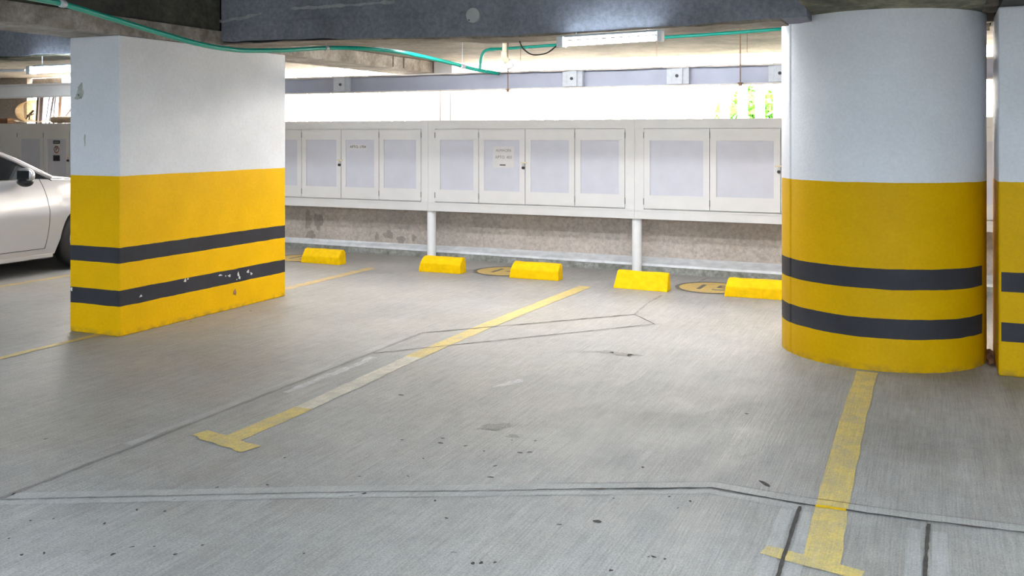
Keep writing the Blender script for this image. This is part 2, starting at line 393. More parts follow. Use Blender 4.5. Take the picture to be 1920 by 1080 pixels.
# kerb + cove along the wall foot (slightly out of square with the wall)
def kerb_y(x): return 9.33+(-1.36-x)*0.042 if x < -1.36 else 9.33
bm = B(); hull_prism(bm, [(XL, 9.62), (XL, 9.64), (XR, 9.64), (XR, 9.33), (-1.36, 9.33), (-7.5, 9.575)], 0.0, 0.062)
struct('baseboard_kerb', bm, M['kerb'])
bm = B()
xs = [XL, -7.5, -5, -3, -1.36, XR]
rows = []
for x in xs:
    y0 = min(9.61, kerb_y(x)+0.03)
    rows.append([bm.verts.new(p) for p in ((x, y0, 0.055), (x, y0+0.02, 0.085), (x, 9.652, 0.128), (x, 9.652, 0.05))])
for a, b_ in zip(rows, rows[1:]):
    for i in range(4): bm.faces.new((a[i], a[(i+1) % 4], b_[(i+1) % 4], b_[i]))
bm.faces.new(rows[0]); bm.faces.new(rows[-1][::-1])
struct('baseboard_cove', bm, M['cove'])
# stains on the taupe wall
for (px, py, rx, rz) in ((578, 412, .05, .12), (583, 440, .07, .05), (597, 415, .07, .10), (707, 444, .03, .05), (728, 440, .07, .05), (752, 450, .06, .05), (776, 446, .03, .04)):
    p = PY(px, py, WALLY-0.001); b1 = B()
    blob(b1, (p.x, p.z), rx, rz, 0, 0, 22, 0.3)
    for v in b1.verts: v.co = Vector((v.co.x, p.y, v.co.y))
    obj('wall_stain', b1, M['wallstain'], wall_back)
bm = B(); box(bm, XL, -11.62, 9.80, 9.90, 1.97, 2.25); struct('trim_fascia', bm, M['raw'])
bm = B(); box(bm, XL, -12.22, 9.70, 9.79, 1.575, 2.25); struct('wall_corner', bm, M['taupe'])
# ground outside
bm = B(); box(bm, -40, 30, 9.95, 60, -0.2, -0.02); struct('trim_outside_ground', bm, M['outside'])

# ------------------------------------------------------------------ floor markings (parts of the floor)
Z1, Z2, Z3 = 0.0012, 0.0022, 0.0032
def mark(name, build, mat, label=None):
    b1 = B(); build(b1); o = obj(name, b1, mat, floor, label); flatup(o); return o
# bay line in the middle
mark('bay_line', lambda b: strip(b, [(-2.98, 8.27), (-3.035, 6.30)], 0.125, Z2, 0.004, 0.1), M['line'], 'far yellow stretch of the middle bay line')
mark('bay_line', lambda b: strip(b, [(-3.035, 6.30), (-3.03, 5.2)], 0.12, Z2, 0.004, 0.1), M['line'])
mark('bay_line', lambda b: strip(b, [(-3.03, 5.2), (-2.985, 4.0)], 0.112, Z2, 0.006, 0.06), M['linewhite'], 'bay line stretch worn almost white')
mark('bay_line', lambda b: strip(b, [(-2.985, 4.0), (-2.99, 3.45)], 0.112, Z2, 0.004, 0.06), M['line'])
mark('bay_line_end', lambda b: strip(b, [(-3.19, 3.46), (-2.81, 3.375)], 0.095, Z3, 0.01, 0.04), M['line'], 'yellow crossbar at the near end of the middle bay line')
# bay line right
mark('bay_line', lambda b: strip(b, [(-0.372, 5.99), (-0.375, 5.0), (-0.36, 3.74), (-0.345, 3.27)], 0.118, Z2, 0.003, 0.1), M['line'], 'bay line running out from under the round pillar')
mark('bay_line_end', lambda b: strip(b, [(-0.535, 3.28), (-0.215, 3.215)], 0.075, Z3, 0.003, 0.05), M['line'], 'yellow crossbar at the near end of the right bay line')
# bay lines left
mark('bay_line', lambda b: strip(b, [(-5.455, 8.5), (-5.44, 7.0)], 0.11, Z2, 0.006, 0.1), M['linefar'], 'faint bay line behind the left pillar')
mark('bay_line', lambda b: strip(b, [(-5.41, 4.87), (-5.41, 3.5)], 0.06, Z2, 0.006, 0.1), M['line'], 'thin bay line running from the foot of the left pillar')
mark('bay_line', lambda b: strip(b, [(-7.95, 7.4), (-7.95, 5.0)], 0.09, Z2, 0.006, 0.1), M['linefar'])
# numbered discs
def disc(c, s, r=0.335):
    d = mark('bay_number_disc', lambda b: ring(b, c, 0.0001, r-0.02, Z2), M['numyel'], 'faded yellow disc painted on the floor')
    b1 = B(); ring(b1, c, r-0.035, r+0.005, Z3); o = obj('disc_rim', b1, M['numblk'], d); flatup(o)
    if s: text('disc_numeral', s, 0.40, Vector((c[0], c[1]-0.01, Z3)), Matrix.Identity(3), M['numblk'], d, 0.0003)
disc((-1.885, 8.69), '15'); disc((-4.06, 8.86), '14'); disc((-6.62, 8.86), '13', 0.33)
# cracks and joints
mark('floor_joint', lambda b: strip(b, [(-3.325, 1.2), (-3.325, 2.52), (-3.335, 5.142), (-3.346, 5.85)], 0.022, Z1, 0.005, 0.06), M['joint'])
mark('smooth_band', lambda b: strip(b, [(-3.255, 4.2), (-3.262, 5.10)], 0.052, Z1, 0.012, 0.06), M['scuff'], 'whitish streak beside the long floor joint')
mark('smooth_band', lambda b: strip(b, [(-3.375, 3.2), (-3.385, 5.7)], 0.05, Z1*0.6, 0.008, 0.1), M['smooth'])
mark('floor_crack', lambda b: strip(b, [(-3.346, 5.85), (-2.75, 6.5), (-2.161, 7.146)], 0.013, Z3+.0005, 0.004, 0.05), M['crack'])
mark('floor_crack', lambda b: strip(b, [(-3.32, 5.18), (-2.6, 6.03), (-1.913, 6.847)], 0.009, Z3+.0005, 0.003, 0.05), M['crack'])
mark('floor_crack', lambda b: strip(b, [(-2.161, 7.146), (-1.913, 6.847)], 0.011, Z1, 0.003, 0.05), M['crack'])
mark('floor_crack', lambda b: strip(b, [(-2.161, 7.146), (-2.21, 7.7), (-2.20, 8.1)], 0.018, Z1, 0.005, 0.05), M['joint'])
mark('floor_crack', lambda b: strip(b, [(-2.10, 8.75), (-2.05, 9.3)], 0.02, Z1, 0.005, 0.05), M['joint'])
J = [(-4.6, 2.25), (-3.31, 2.515), (-2.22, 3.085), (-1.45, 3.46), (-0.821, 3.765), (-0.475, 3.746), (-0.1, 3.76), (0.287, 3.80), (1.6, 3.9)]
mark('smooth_band', lambda b: strip(b, [(x, y+0.035) for x, y in J[1:]], 0.07, Z1, 0.003, 0.1), M['smooth'], 'trowelled edge along the near floor joint')
mark('smooth_band', lambda b: strip(b, [(x, y-0.035) for x, y in J[1:6]], 0.05, Z1, 0.003, 0.1), M['smooth'])
mark('floor_joint', lambda b: strip(b, [(x, y) for x, y in J[3:]], 0.010, Z3+.0002, 0.003, 0.04), M['crack'], 'near joint crossing the floor')
mark('floor_joint', lambda b: strip(b, [(x, y) for x, y in J[:4]], 0.010, Z2, 0.003, 0.04), M['joint'])
mark('floor_joint', lambda b: strip(b, [(x, y+0.075) for x, y in J[3:]], 0.004, Z2, 0.001, 0.04), M['joint'])
mark('joint_paint', lambda b: strip(b, [(-0.418, 3.747), (-0.308, 3.752)], 0.024, Z3+.0006, 0.001, 0.03), M['stop_yel'], 'bright yellow paint caught in the joint')
mark('saw_cut', lambda b: strip(b, [(-0.470, 3.715), (-0.466, 3.4), (-0.455, 2.7)], 0.013, Z3+.0006, 0.002, 0.03), M['crack'], 'open saw cut crossing the yellow crossbar')
mark('saw_cut', lambda b: strip(b, [(-0.022, 3.74), (-0.030, 3.4), (-0.035, 2.7)], 0.012, Z3+.0006, 0.002, 0.03), M['crack'], 'open saw cut near the right corner of the view')
for x in (-0.47, -0.03):
    for s in (-1, 1):
        mark('smooth_band', lambda b: strip(b, [(x+s*0.042, 3.68), (x+0.01+s*0.042, 2.7)], 0.05, Z1, 0.002, 0.1), M['smooth'])
# stains
for k, (px, py, rx, ry, rot, mt) in enumerate(((1137, 660, .07, .05, 0.3, 'wear'), (1165, 664, .09, .045, -0.2, 'wear'), (1190, 666, .06, .035, 0.1, 'wear'),
        (930, 800, .09, .055, 0.9, 'wear'), (961, 818, .035, .03, 0.5, 'wear'), (1434, 907, .012, .042, 0.75, 'crack'), (958, 718, .035, .13, -0.35, 'scuff'),
        (1120, 978, .02, .014, 0, 'crack'), (752, 741, .02, .010, 0, 'crack'), (826, 831, .016, .009, 0, 'crack'), (1573, 866, .013, .014, 0, 'crack'), (1400, 776, .012, .010, 0, 'crack'),
        (975, 849, .016, .008, 0, 'crack'), (993, 848, .016, .008, 0.6, 'crack'),
        (830, 560, .5, .10, 0.2, 'wear'), (970, 545, .25, .18, 0.2, 'scuff'), (470, 583, .012, .01, 0, 'crack'), (357, 603, .012, .01, 0, 'crack'),
        (920, 895, .018, .008, 0.3, 'crack'), (830, 822, .012, .007, 0, 'crack'), (1180, 668, .015, .01, 0, 'crack'))):
    if rx > 0.19: continue
    mark('floor_stain', lambda b: blob(b, G(px, py), rx*.85, ry*.85, Z1, rot, 30, 0.32 if mt != 'crack' else 0.15), M[mt])
rnd = random.Random(3)
for k in range(46):
    px, py = rnd.uniform(0, 1300), rnd.uniform(820, 1075)
    p = G(px, py); 
    mark('floor_pit', lambda b: blob(b, p, rnd.uniform(.004, .012), rnd.uniform(.003, .007), Z1, rnd.uniform(0, 3), 10, 0.3), M['crack'])

# ================================================================== PILLARS
def pillar_common(): pass
lp = thing('pillar', 'rectangular pillar, white above yellow with two black bands, beside the silver car', 'pillar', (-5.41, 5.79, 0))
bm = B(); box(bm, -5.695, -5.212, 4.872, 6.715, 0, 2.118, 0.008)
obj('shaft', bm, M['pil_l'], lp)
def chips(parent, pts, plane):
    for (px, py, rx, rz, rot) in pts:
        l = (px-960)/FPX
        X = plane; d = X/(Fv[0]+Rv[0]*l); Yp = Fv[1]*d+Rv[1]*l*d; z = CH-(py-HOR)/FPX*d
        b1 = B(); blob(b1, (Yp, z), rx, rz, 0, rot, 18, 0.55)
        for v in b1.verts: v.co = Vector((X+0.0012, v.co.x, v.co.y))
        o = obj('paint_chip', b1, M['chalk'], parent)
chips(lp, ((264, 555, .012, .008, .2), (347, 526, .012, .012, .6), (352, 523, .010, .006, .2), (413, 516, .020, .006, -.1), (423, 517.5, .006, .005, 0), (430, 517, .014, .010, 0),
           (447, 515, .010, .022, .4), (449, 521, .012, .010, 0), (444, 524, .006, .005, 0), (465, 509, .014, .013, .3), (471, 513, .013, .010, -.6)), -5.212)
def damp(name, px, py, rx, rz, mat):
    p = PY(px, py, 4.872-0.0012); b1 = B(); blob(b1, (p.x, p.z), rx, rz, 0, 0, 22, 0.35)
    for v in b1.verts: v.co = Vector((v.co.x, p.y, v.co.y))
    obj(name, b1, mat, lp)
M['damp'] = faded_mat('green_damp', (0.32, 0.33, 0.25), 0.5, 12, (0.68, 0.68, 0.70))
damp('damp_patch', 151, 170, .030, .05, M['damp']); damp('damp_patch', 146, 182, .03, .02, M['damp']); damp('damp_patch', 159, 262, .008, .045, M['damp'])
damp('paint_chip', 134, 542, .010, .014, M['chalk'])
# rust scar
l = (440-960)/FPX; d = -5.212/(Fv[0]+Rv[0]*l); b1 = B(); blob(b1, (Fv[1]*d+Rv[1]*l*d, CH-(548-HOR)/FPX*d), .020, .024, 0, 0, 18, .3)
for v in b1.verts: v.co = Vector((-5.2108, v.co.x, v.co.y))
obj('rust_scar', b1, M['debris'], lp)

# round pillar
CX, CY, CR = -0.332, 6.665, 0.627
rp = thing('pillar', 'big round pillar, grey white above yellow with two black bands, right of the wheel stops', 'pillar', (CX, CY, 0))
bm = B(); n = 96
def prof(a):
    # a small flat and a groove on the left where the form boards met
    r = CR
    return r
ring_pts = []
for i in range(n):
    a = 2*PI*i/n; ring_pts.append((CX+CR*math.cos(a), CY+CR*math.sin(a)))
# groove: seam where pixel column 1480 meets the drum
seam_a = math.atan2(6.319-CY, -0.875-CX)
pts = []
for i in range(n*4):
    a = 2*PI*i/(n*4); dlt = (a-seam_a+PI) % (2*PI)-PI
    r = CR - (0.006 if abs(dlt) < 0.010 else 0)
    if -0.30 < dlt < -0.010: r = CR+0.004
    pts.append((CX+r*math.cos(a), CY+r*math.sin(a)))
zs = [0, 0.03, 1.0, 2.0, 2.172]
rings = [[bm.verts.new((p[0], p[1], z)) for p in pts] for z in zs]
m_ = len(pts)
for a, b_ in zip(rings, rings[1:]):
    for i in range(m_): bm.faces.new((a[i], a[(i+1) % m_], b_[(i+1) % m_], b_[i]))
bm.faces.new(rings[0][::-1]); bm.faces.new(rings[-1])
autosmooth(obj('shaft', bm, M['pil_r'], rp), 30)
for (px, py, s) in ((1643, 213, .010), (1690, 209, .006), (1565, 42, .006)):
    pass
# pillar at the right edge
ep = thing('pillar', 'flat-faced pillar at the right edge, close beside the round pillar', 'pillar', (0.95, 6.5, 0))
bm = B(); box(bm, 0.337, 1.55, 6.215, 6.80, 0, 2.172, 0.012)
obj('shaft', bm, M['pil_e'], ep)
# rubble between the two pillars
for k, (x, y, s) in enumerate(((0.315, 6.60, .035), (0.31, 6.72, .03), (0.318, 6.50, .022))):
    b1 = B(); bmesh.ops.create_icosphere(b1, subdivisions=2, radius=s, matrix=Matrix.Translation((x, y, s*0.75)))
    for v in b1.verts: v.co += Vector([random.uniform(-.2, .2)*s for _ in range(3)]); v.co.x = min(v.co.x, 0.334); v.co.z = max(v.co.z, 0.001)
    tag(obj('rubble_lump', b1, M['debris'], None), ('brown rubble lump in the gap between the two right pillars, middle one', 'brown rubble lump deepest in the gap between the two right pillars', 'smallest brown rubble lump, nearest the front of the pillar gap')[k], 'rubble', 'rubble between the two right pillars')

# ================================================================== CEILING BEAMS
def rough_edge_box(x0, x1, y0, y1, zf, ztop, step=0.12, jit=0.008, seed=1, axis='x'):
    """a cast beam whose bottom follows zf(t) with small unevenness"""
    r = random.Random(seed); b1 = B()
    a0, a1 = (x0, x1) if axis == 'x' else (y0, y1)
    n_ = max(2, int((a1-a0)/step)); rows_ = []
    for i in range(n_+1):
        t = a0+(a1-a0)*i/n_; z = zf(t)
        j0, j1 = r.uniform(-jit, jit), r.uniform(-jit, jit)
        if axis == 'x': pp = ((t, y0, z+j0), (t, y0, ztop), (t, y1, ztop), (t, y1, z+j1))
        else: pp = ((x0, t, z+j0), (x0, t, ztop), (x1, t, ztop), (x1, t, z+j1))
        rows_.append([b1.verts.new(p) for p in pp])
    for a, c in zip(rows_, rows_[1:]):
        for i in range(4): b1.faces.new((a[i], a[(i+1) % 4], c[(i+1) % 4], c[i]))
    b1.faces.new(rows_[0]); b1.faces.new(rows_[-1][::-1]); return b1
def interp(tab):
    def f(t):
        if t <= tab[0][0]: return tab[0][1]
        for (a, za), (b_, zb) in zip(tab, tab[1:]):
            if t <= b_: return za+(zb-za)*(t-a)/(b_-a)
        return tab[-1][1]
    return f
# cross beam (runs left-right), dark painted sides with bare soffit strip
zB = interp([(-14, 2.11), (-5.2, 2.15), (-4.5, 2.14), (-3.6, 2.115), (-2.8, 2.088), (-1.8, 2.096), (-0.7, 2.118)])
b1 = rough_edge_box(-5.21, -0.71, 5.90, 6.23, lambda t: zB(t)+0.012, 2.60, seed=2)
cb = obj('ceiling_beam', b1, M['navy']); tag(cb, 'dark blue-grey painted concrete beam crossing the top, between the two big pillars', 'beam')
b1 = rough_edge_box(-5.205, -0.86, 5.915, 6.235, zB, 2.135, seed=3, jit=0.006)
o = obj('bare_soffit', b1, M['brown'], cb, 'bare brown underside strip of the beam')
b1 = rough_edge_box(-5.20, -2.8, 5.893, 5.90, lambda t: 2.275-0.012*(t+5.2), 2.30, seed=4, jit=0.002)
obj('board_mark', b1, M['navy'], cb)
# vertical seam on the face
b1 = B(); box(b1, -2.735, -2.727, 5.893, 5.90, 2.13, 2.59); obj('board_mark', b1, M['navy'], cb)
# chalky smear lines
M['smear'] = faded_mat('chalky_smear', (0.42, 0.42, 0.42), 0.2, 14, (0.22, 0.225, 0.26))
for pts_ in (((372, 36), (385, 30), (402, 38), (418, 40), (450, 35), (490, 25)), ((545, 16), (570, 15), (620, 11), (665, 9), (740, 3)), ((352, 5), (345, 14), (356, 28))):
    b1 = B(); q = [PY(a, b_, 5.896) for a, b_ in pts_]; strip(b1, [(p.x, p.z) for p in q], 0.022, 0, 0.008, 0.04)
    for v in b1.verts: v.co = Vector((v.co.x, 5.8965, v.co.y))
    obj('chalky_smear', b1, M['smear'], cb)
cap_p = PY(888, 29, 5.90)
b1 = B(); cyl(b1, (cap_p.x, 5.885, cap_p.z), (cap_p.x, 5.90, cap_p.z), 0.052, 32)
cp = thing('junction_cap', 'round light grey cover cap on the dark beam', 'cover cap', (cap_p.x, 5.90, cap_p.z-.052)); obj('cover', b1, M['greycap'], cp)
b1 = B(); cyl(b1, (cap_p.x-.028, 5.882, cap_p.z-.033), (cap_p.x-.028, 5.886, cap_p.z-.033), 0.005, 10); obj('screw', b1, M['ink'], cp)
# left continuation of the cross beam
b1 = rough_edge_box(-14, -5.71, 5.84, 6.20, lambda t: 2.125, 2.60, seed=5)
cb2 = obj('ceiling_beam', b1, M['navy']); tag(cb2, 'dark beam above the car, left of the rectangular pillar', 'beam')
b1 = rough_edge_box(-14, -5.72, 5.86, 6.205, lambda t: 2.11, 2.135, seed=6); obj('bare_soffit', b1, M['mould'], cb2, 'bare mottled underside strip of the beam')
# beam over the left pillar (runs front-back)
b1 = rough_edge_box(-5.71, -5.211, -4.9, 9.75, lambda t: 2.118, 2.245, seed=7, axis='y', jit=0.003)
ab = obj('ceiling_beam', b1, M['raw']); tag(ab, 'raw brown concrete beam resting on the rectangular pillar', 'beam')
b1 = rough_edge_box(-5.70, -5.225, -4.9, 5.9, lambda t: 2.245, 2.60, seed=8, axis='y', jit=0.0); obj('dark_upper_face', b1, M['darkraw'], ab, 'dark upper part of the beam')  # upper part in a darker tone than the beam below
for (px, w_) in ((737, .02), (757, .03), (812, .012)):
    l = (px-960)/FPX; d = -5.209/(Fv[0]+Rv[0]*l); Yp = Fv[1]*d+Rv[1]*l*d
    b1 = B(); box(b1, -5.2095, -5.2085, Yp-w_/2, Yp+w_/2, 2.13, 2.245); obj('board_gap', b1, M['crack'], ab)
# beams over the right pillars
b1 = rough_edge_box(-0.705, 0.26, -4.9, 7.35, lambda t: 2.172, 2.60, seed=9, axis='y', jit=0.003)
rb = obj('ceiling_beam', b1, M['mould']); tag(rb, 'mould-stained beam resting on the round pillar', 'beam')
b1 = rough_edge_box(0.345, 1.55, -4.9, 7.35, lambda t: 2.174, 2.60, seed=10, axis='y', jit=0.003)
tag(obj('ceiling_beam', b1, M['darkraw']), 'dark beam resting on the flat-faced pillar at the right edge', 'beam')  # whole beam in the darker concrete tone
b1 = B(); box(b1, 0.262, 0.343, 5.0, 6.24, 2.30, 2.598)
box(b1, 0.262, 0.343, 6.24, 8.4, 2.19, 2.248)
for k in range(7): box(b1, 0.262, 0.343, 6.4+k*0.3, 6.48+k*0.3, 2.14 if k % 2 else 2.17, 2.195)
tag(obj('joint_boarding', b1, M['brown']), 'brown ribbed boarding in the gap between the two right beams', 'boarding')
# column behind the lockers that carries the far end of the raw beam
b1 = B(); box(b1, -5.72, -5.02, 9.96, 10.35, 0, 2.26, 0.01); 
bc = obj('pillar', b1, M['white']); tag(bc, 'white column behind the lockers, under the far end of the raw beam', 'pillar')
b1 = B(); box(b1, -5.44, -5.432, 9.953, 9.962, 1.58, 2.25); box(b1, -5.30, -5.292, 9.953, 9.962, 1.58, 2.25); obj('form_line', b1, M['inkpale'], bc)
b1 = B(); box(b1, -5.60, -4.98, 9.40, 9.74, 1.95, 2.249, .006)
tag(obj('beam_haunch', b1, M['white']), 'whitish concrete block under the far end of the raw beam', 'block')

# ================================================================== HUNG STEEL CHANNEL
def channel(x0, x1, zc, hgt, label, mat, lipmat, dy=0.0, y=7.5):
    t = thing('steel_channel', label, 'channel', ((x0+x1)/2, y, zc-hgt/2))
    b1 = B(); box(b1, x0, x1, y+0.0, y+0.006, zc-hgt/2, zc+hgt/2); obj('web', b1, mat, t)
    b1 = rough_edge_box(x0, x1, y-0.05, y+0.0, lambda q: zc+hgt/2-0.010, zc+hgt/2+0.002, seed=11, jit=0.003); obj('top_flange', b1, lipmat, t)
    b1 = rough_edge_box(x0, x1, y-0.05, y+0.0, lambda q: zc-hgt/2-0.006, zc-hgt/2+0.004, seed=12, jit=0.001); obj('bottom_flange', b1, lipmat, t)
    return t
ch = channel(-6.9, 1.4, 1.893, 0.150, 'dark grey hung steel channel in front of the bright opening', M['steel'], M['lip'])
for x in (-5.144, -2.804, -1.898, -1.09, 0.9):
    w2 = 0.094
    br = None
    b1 = B(); box(b1, x-w2, x+w2, 7.475, 7.498, 1.826, 1.958, 0.002)
    box(b1, x-w2*0.50, x+w2*0.42, 7.462, 7.476, 1.826, 1.958, 0.002)
    box(b1, x+w2*0.86, x+w2, 7.455, 7.476, 1.826, 1.958, 0.002)
    br = obj('bracket', b1, M['galv'], ch, 'galvanised bracket')
    b1 = B(); cyl(b1, (x-.005, 7.454, 1.893), (x-.005, 7.462, 1.893), 0.013, 14); obj('bolt', b1, M['ink'], br)
b1 = rough_edge_box(-13.9, -7.0, 7.44, 7.50, lambda q: 1.835, 1.985, seed=13, jit=0.001)
wc = obj('steel_channel', b1, M['white']); tag(wc, 'white channel above the car', 'channel')  # left stretch, paler than the dark grey channel
b1 = B(); box(b1, -13.9, -7.0, 7.42, 7.44, 1.965, 1.99); box(b1, -13.9, -7.0, 7.42, 7.44, 1.832, 1.850); obj('edge_lip', b1, M['loc'], wc)
for (x, z0, lab) in ((-3.39, 1.79, 'threaded hanger rod through the channel under the lamp cable'), (-1.392, 1.80, 'threaded hanger rod through the channel near the round pillar')):
    t = thing('hanger_rod', lab, 'rod', (x, 7.435, z0), 'threaded hanger rods')
    b1 = B(); cyl(b1, (x, 7.435, z0), (x, 7.435, 2.25), 0.005, 8); obj('rod', b1, M['rod'], t)
    b1 = B(); cyl(b1, (x, 7.435, z0), (x, 7.435, z0+.020), 0.014, 6); cyl(b1, (x, 7.435, z0+.020), (x, 7.435, z0+.026), 0.022, 16); obj('nut', b1, M['rod'], t)
for (px, y, z0, lab) in ((976, 7.43, 1.97, 'thin wire hanger right of the lamp cable rod'), (1401, 7.43, 2.06, 'thin wire hanger beside the rod near the round pillar'), (1231, 6.9, 1.97, 'thin wire hanging below the right end of the tube lamp')):
    p = PY(px, 100, y); b1 = B(); cyl(b1, (p.x, y, z0), (p.x, y, 2.25), 0.0025, 6)
    tag(obj('wire_hanger', b1, M['rod']), lab, 'wire')

# ================================================================== LAMPS
def lamp(xa, xb, y, za, zb_, label, top):
    t = thing('tube_lamp', label, 'lamp', ((xa+xb)/2, y, min(za, zb_)-.03))
    b1 = B(); cyl(b1, (xa+.03, y-.022, za), (xb-.03, y-.022, zb_), 0.017, 16); obj('lit_tube', b1, M['tube'], t)
    b1 = B(); tube(b1, [(xa, y+.02, za+.045), (xb, y+.02, zb_+.045)], 0.016, 4); obj('batten', b1, M['white'], t)
    for x, z in ((xa, za), (xb, zb_)):
        b1 = B(); box(b1, x-.015, x+.03 if x == xa else x+.015, y-.042, y+.034, z-.022, z+.05, .004); obj('end_holder', b1, M['white'], t)
    for x, z in ((xa+.1, za), (xb-.1, zb_)):
        b1 = B(); cyl(b1, (x, y+.03, z+.05), (x, y+.03, top), 0.004, 6); obj('hook', b1, M['galv'], t)
    return t
lamp(-2.285, -1.60, 5.862, 2.022, 2.034, 'lit tube lamp hung at the dark beam, left of the round pillar', 2.10)
lamp(-7.29, -6.60, 5.83, 1.972, 1.976, 'lit tube lamp above the silver car, half behind the rectangular pillar', 2.112)
b1 = B(); tube(b1, [(-13.9, 5.80, 2.03), (-9, 5.79, 2.00), (-7.30, 5.78, 1.985)], 0.013, 10)
tag(obj('conduit', b1, M['white']), 'thin white conduit feeding the lamp above the car', 'conduit')
for i, (x, y) in enumerate(AISLE_FILL+BAY_FILL):  # fixtures for the added fill lights, all out of view
    bay = i >= len(AISLE_FILL); zz = 2.185 if bay else 2.165; zc = 2.25 if bay else 2.60
    t = thing('added_fill_lamp', 'added fill lamp hidden behind the dark cross beam' if bay else 'added fill lamp over the aisle behind the viewer', 'lamp', (x, y, zz-.02), 'added bay fill lamps' if bay else 'added aisle fill lamps')
    b1 = B(); box(b1, x-.62, x+.62, y-.06, y+.06, zz+.015, zz+.045, .005); obj('housing', b1, M['white'], t)
    for s in (-.03, .03):
        b1 = B(); cyl(b1, (x-.58, y+s, zz), (x+.58, y+s, zz), .010, 10); obj('lit_tube', b1, M['fillsoft' if bay else 'fillaisle'], t)
    for s in (-.5, .5):
        b1 = B(); cyl(b1, (x+s, y, zz+.04), (x+s, y, zc), .003, 6); obj('hanger', b1, M['galv'], t)
for x in CHANNEL_FILL:  # fixtures for the fill tubes added out of sight behind the channel
    t = thing('added_channel_fill', 'added fill lamp behind the dark hung channel', 'lamp', (x, 7.575, 1.865), 'added fill lamps behind the hung channel')
    b1 = B(); box(b1, x-.62, x+.62, 7.545, 7.60, 1.902, 1.935, .004); box(b1, x-.60, x-.57, 7.505, 7.55, 1.905, 1.93); box(b1, x+.57, x+.60, 7.505, 7.55, 1.905, 1.93); obj('housing', b1, M['white'], t)
    b1 = B(); cyl(b1, (x-.58, 7.572, 1.888), (x+.58, 7.572, 1.888), .010, 10); obj('lit_tube', b1, M['fillsoft'], t)
# cable loop beside the lamp
b1 = B(); tube(b1, spline([PD(974, 77, 6.5), PD(981, 91, 6.5), PD(994, 101, 6.5), PD(1008, 103, 6.45), PD(1026, 99, 6.4), PD(1041, 88, 6.35), PD(1048, 80, 6.3)], 6), 0.0045, 8)
tag(obj('lamp_cable', b1, M['black'], None, smooth=True), 'black cable looping down beside the left end of the tube lamp', 'cable')

# ================================================================== CONDUITS
pipe = [(-60, -30, 4.0), (20, -12, 4.3), (65, -3, 4.5), (120, 8, 4.7), (200, 32, 5), (300, 62, 5.4), (380, 84, 5.7), (440, 93.5, 6), (480, 95, 6.2), (540, 94, 6.5), (612, 90, 6.95), (680, 91, 7.15),
        (750, 98, 7.4), (810, 110, 7.65), (860, 122, 7.9), (890, 130, 8.05), (935, 138, 8.22)]
t = thing('green_conduit', 'long green conduit sagging across the top left from ceiling to channel', 'conduit', tuple(PD(540, 94, 6.5)))
b1 = B(); tube(b1, spline([PD(*q) for q in pipe], 6), 0.0155, 12); obj('pipe', b1, M['green'], t, smooth=True)
for (px, py, d_) in ((117, 7, 4.68), (612, 90, 6.95), (867, 124, 7.93)):
    a = PD(px-3, py-(0.6 if px < 200 else 0), d_-.02); c = PD(px+3, py+(0.6 if px < 200 else 0.2), d_+.02)
    b1 = B(); tube(b1, [a, c], 0.0195, 14); cl = obj('clamp', b1, M['galv'], t, 'grey metal clamp')
    b1 = B(); p = PD(px, py, d_); cyl(b1, (p.x, p.y, p.z+.015), (p.x, p.y, 2.25 if d_ > 7 else 2.60 if d_ < 6 else 2.10), .003, 6); obj('hanger_wire', b1, M['galv'], cl)
t = thing('green_conduit', 'green conduit bending up from the channel and running behind the tube lamp', 'conduit', tuple(PD(900, 133, 8.25)))
c2 = [PD(899, 139, 8.46), PD(900.5, 122, 8.46), PD(903, 106, 8.45), PD(909, 96, 8.44), PD(922, 92.3, 8.41), PD(950, 91, 8.3), PD(1050, 84, 8.02), PD(1200, 73, 7.70), PD(1345, 63.5, 7.4), PD(1470, 54, 7.2)]
b1 = B(); tube(b1, spline(c2, 5), 0.0135, 12); obj('pipe', b1, M['green'], t, smooth=True)
b1 = B(); tube(b1, [PD(919, 92.6, 8.415), PD(926, 92.2, 8.40)], 0.017, 12); obj('coupling', b1, M['green'], t)
t = thing('drain_pipe', 'cream plastic drain elbow hanging left of the lamp cable', 'pipe', tuple(PD(950, 122, 7.95)))
b1 = B(); tube(b1, spline([PD(946, 72, 7.9), PD(945.5, 95, 7.9), PD(946, 108, 7.9), PD(951, 116, 7.92), PD(957, 124, 7.95)], 4), [0.017]*16+[0.02], 12) if False else tube(b1, [PD(946, 76, 7.9), PD(945.5, 97, 7.9)], 0.019, 14)
obj('pipe', b1, M['cream'], t, smooth=True)
b1 = B(); tube(b1, [PD(945, 96, 7.9), PD(945, 107, 7.9), PD(948, 112, 7.92), PD(953, 119, 7.94)], [0.025, 0.026, 0.027, 0.027], 14); obj('elbow', b1, M['cream'], t, smooth=True)
b1 = B(); tube(b1, [PD(951, 115, 7.935), PD(959, 126, 7.96)], 0.033, 14); obj('socket', b1, M['white'], t, smooth=True)

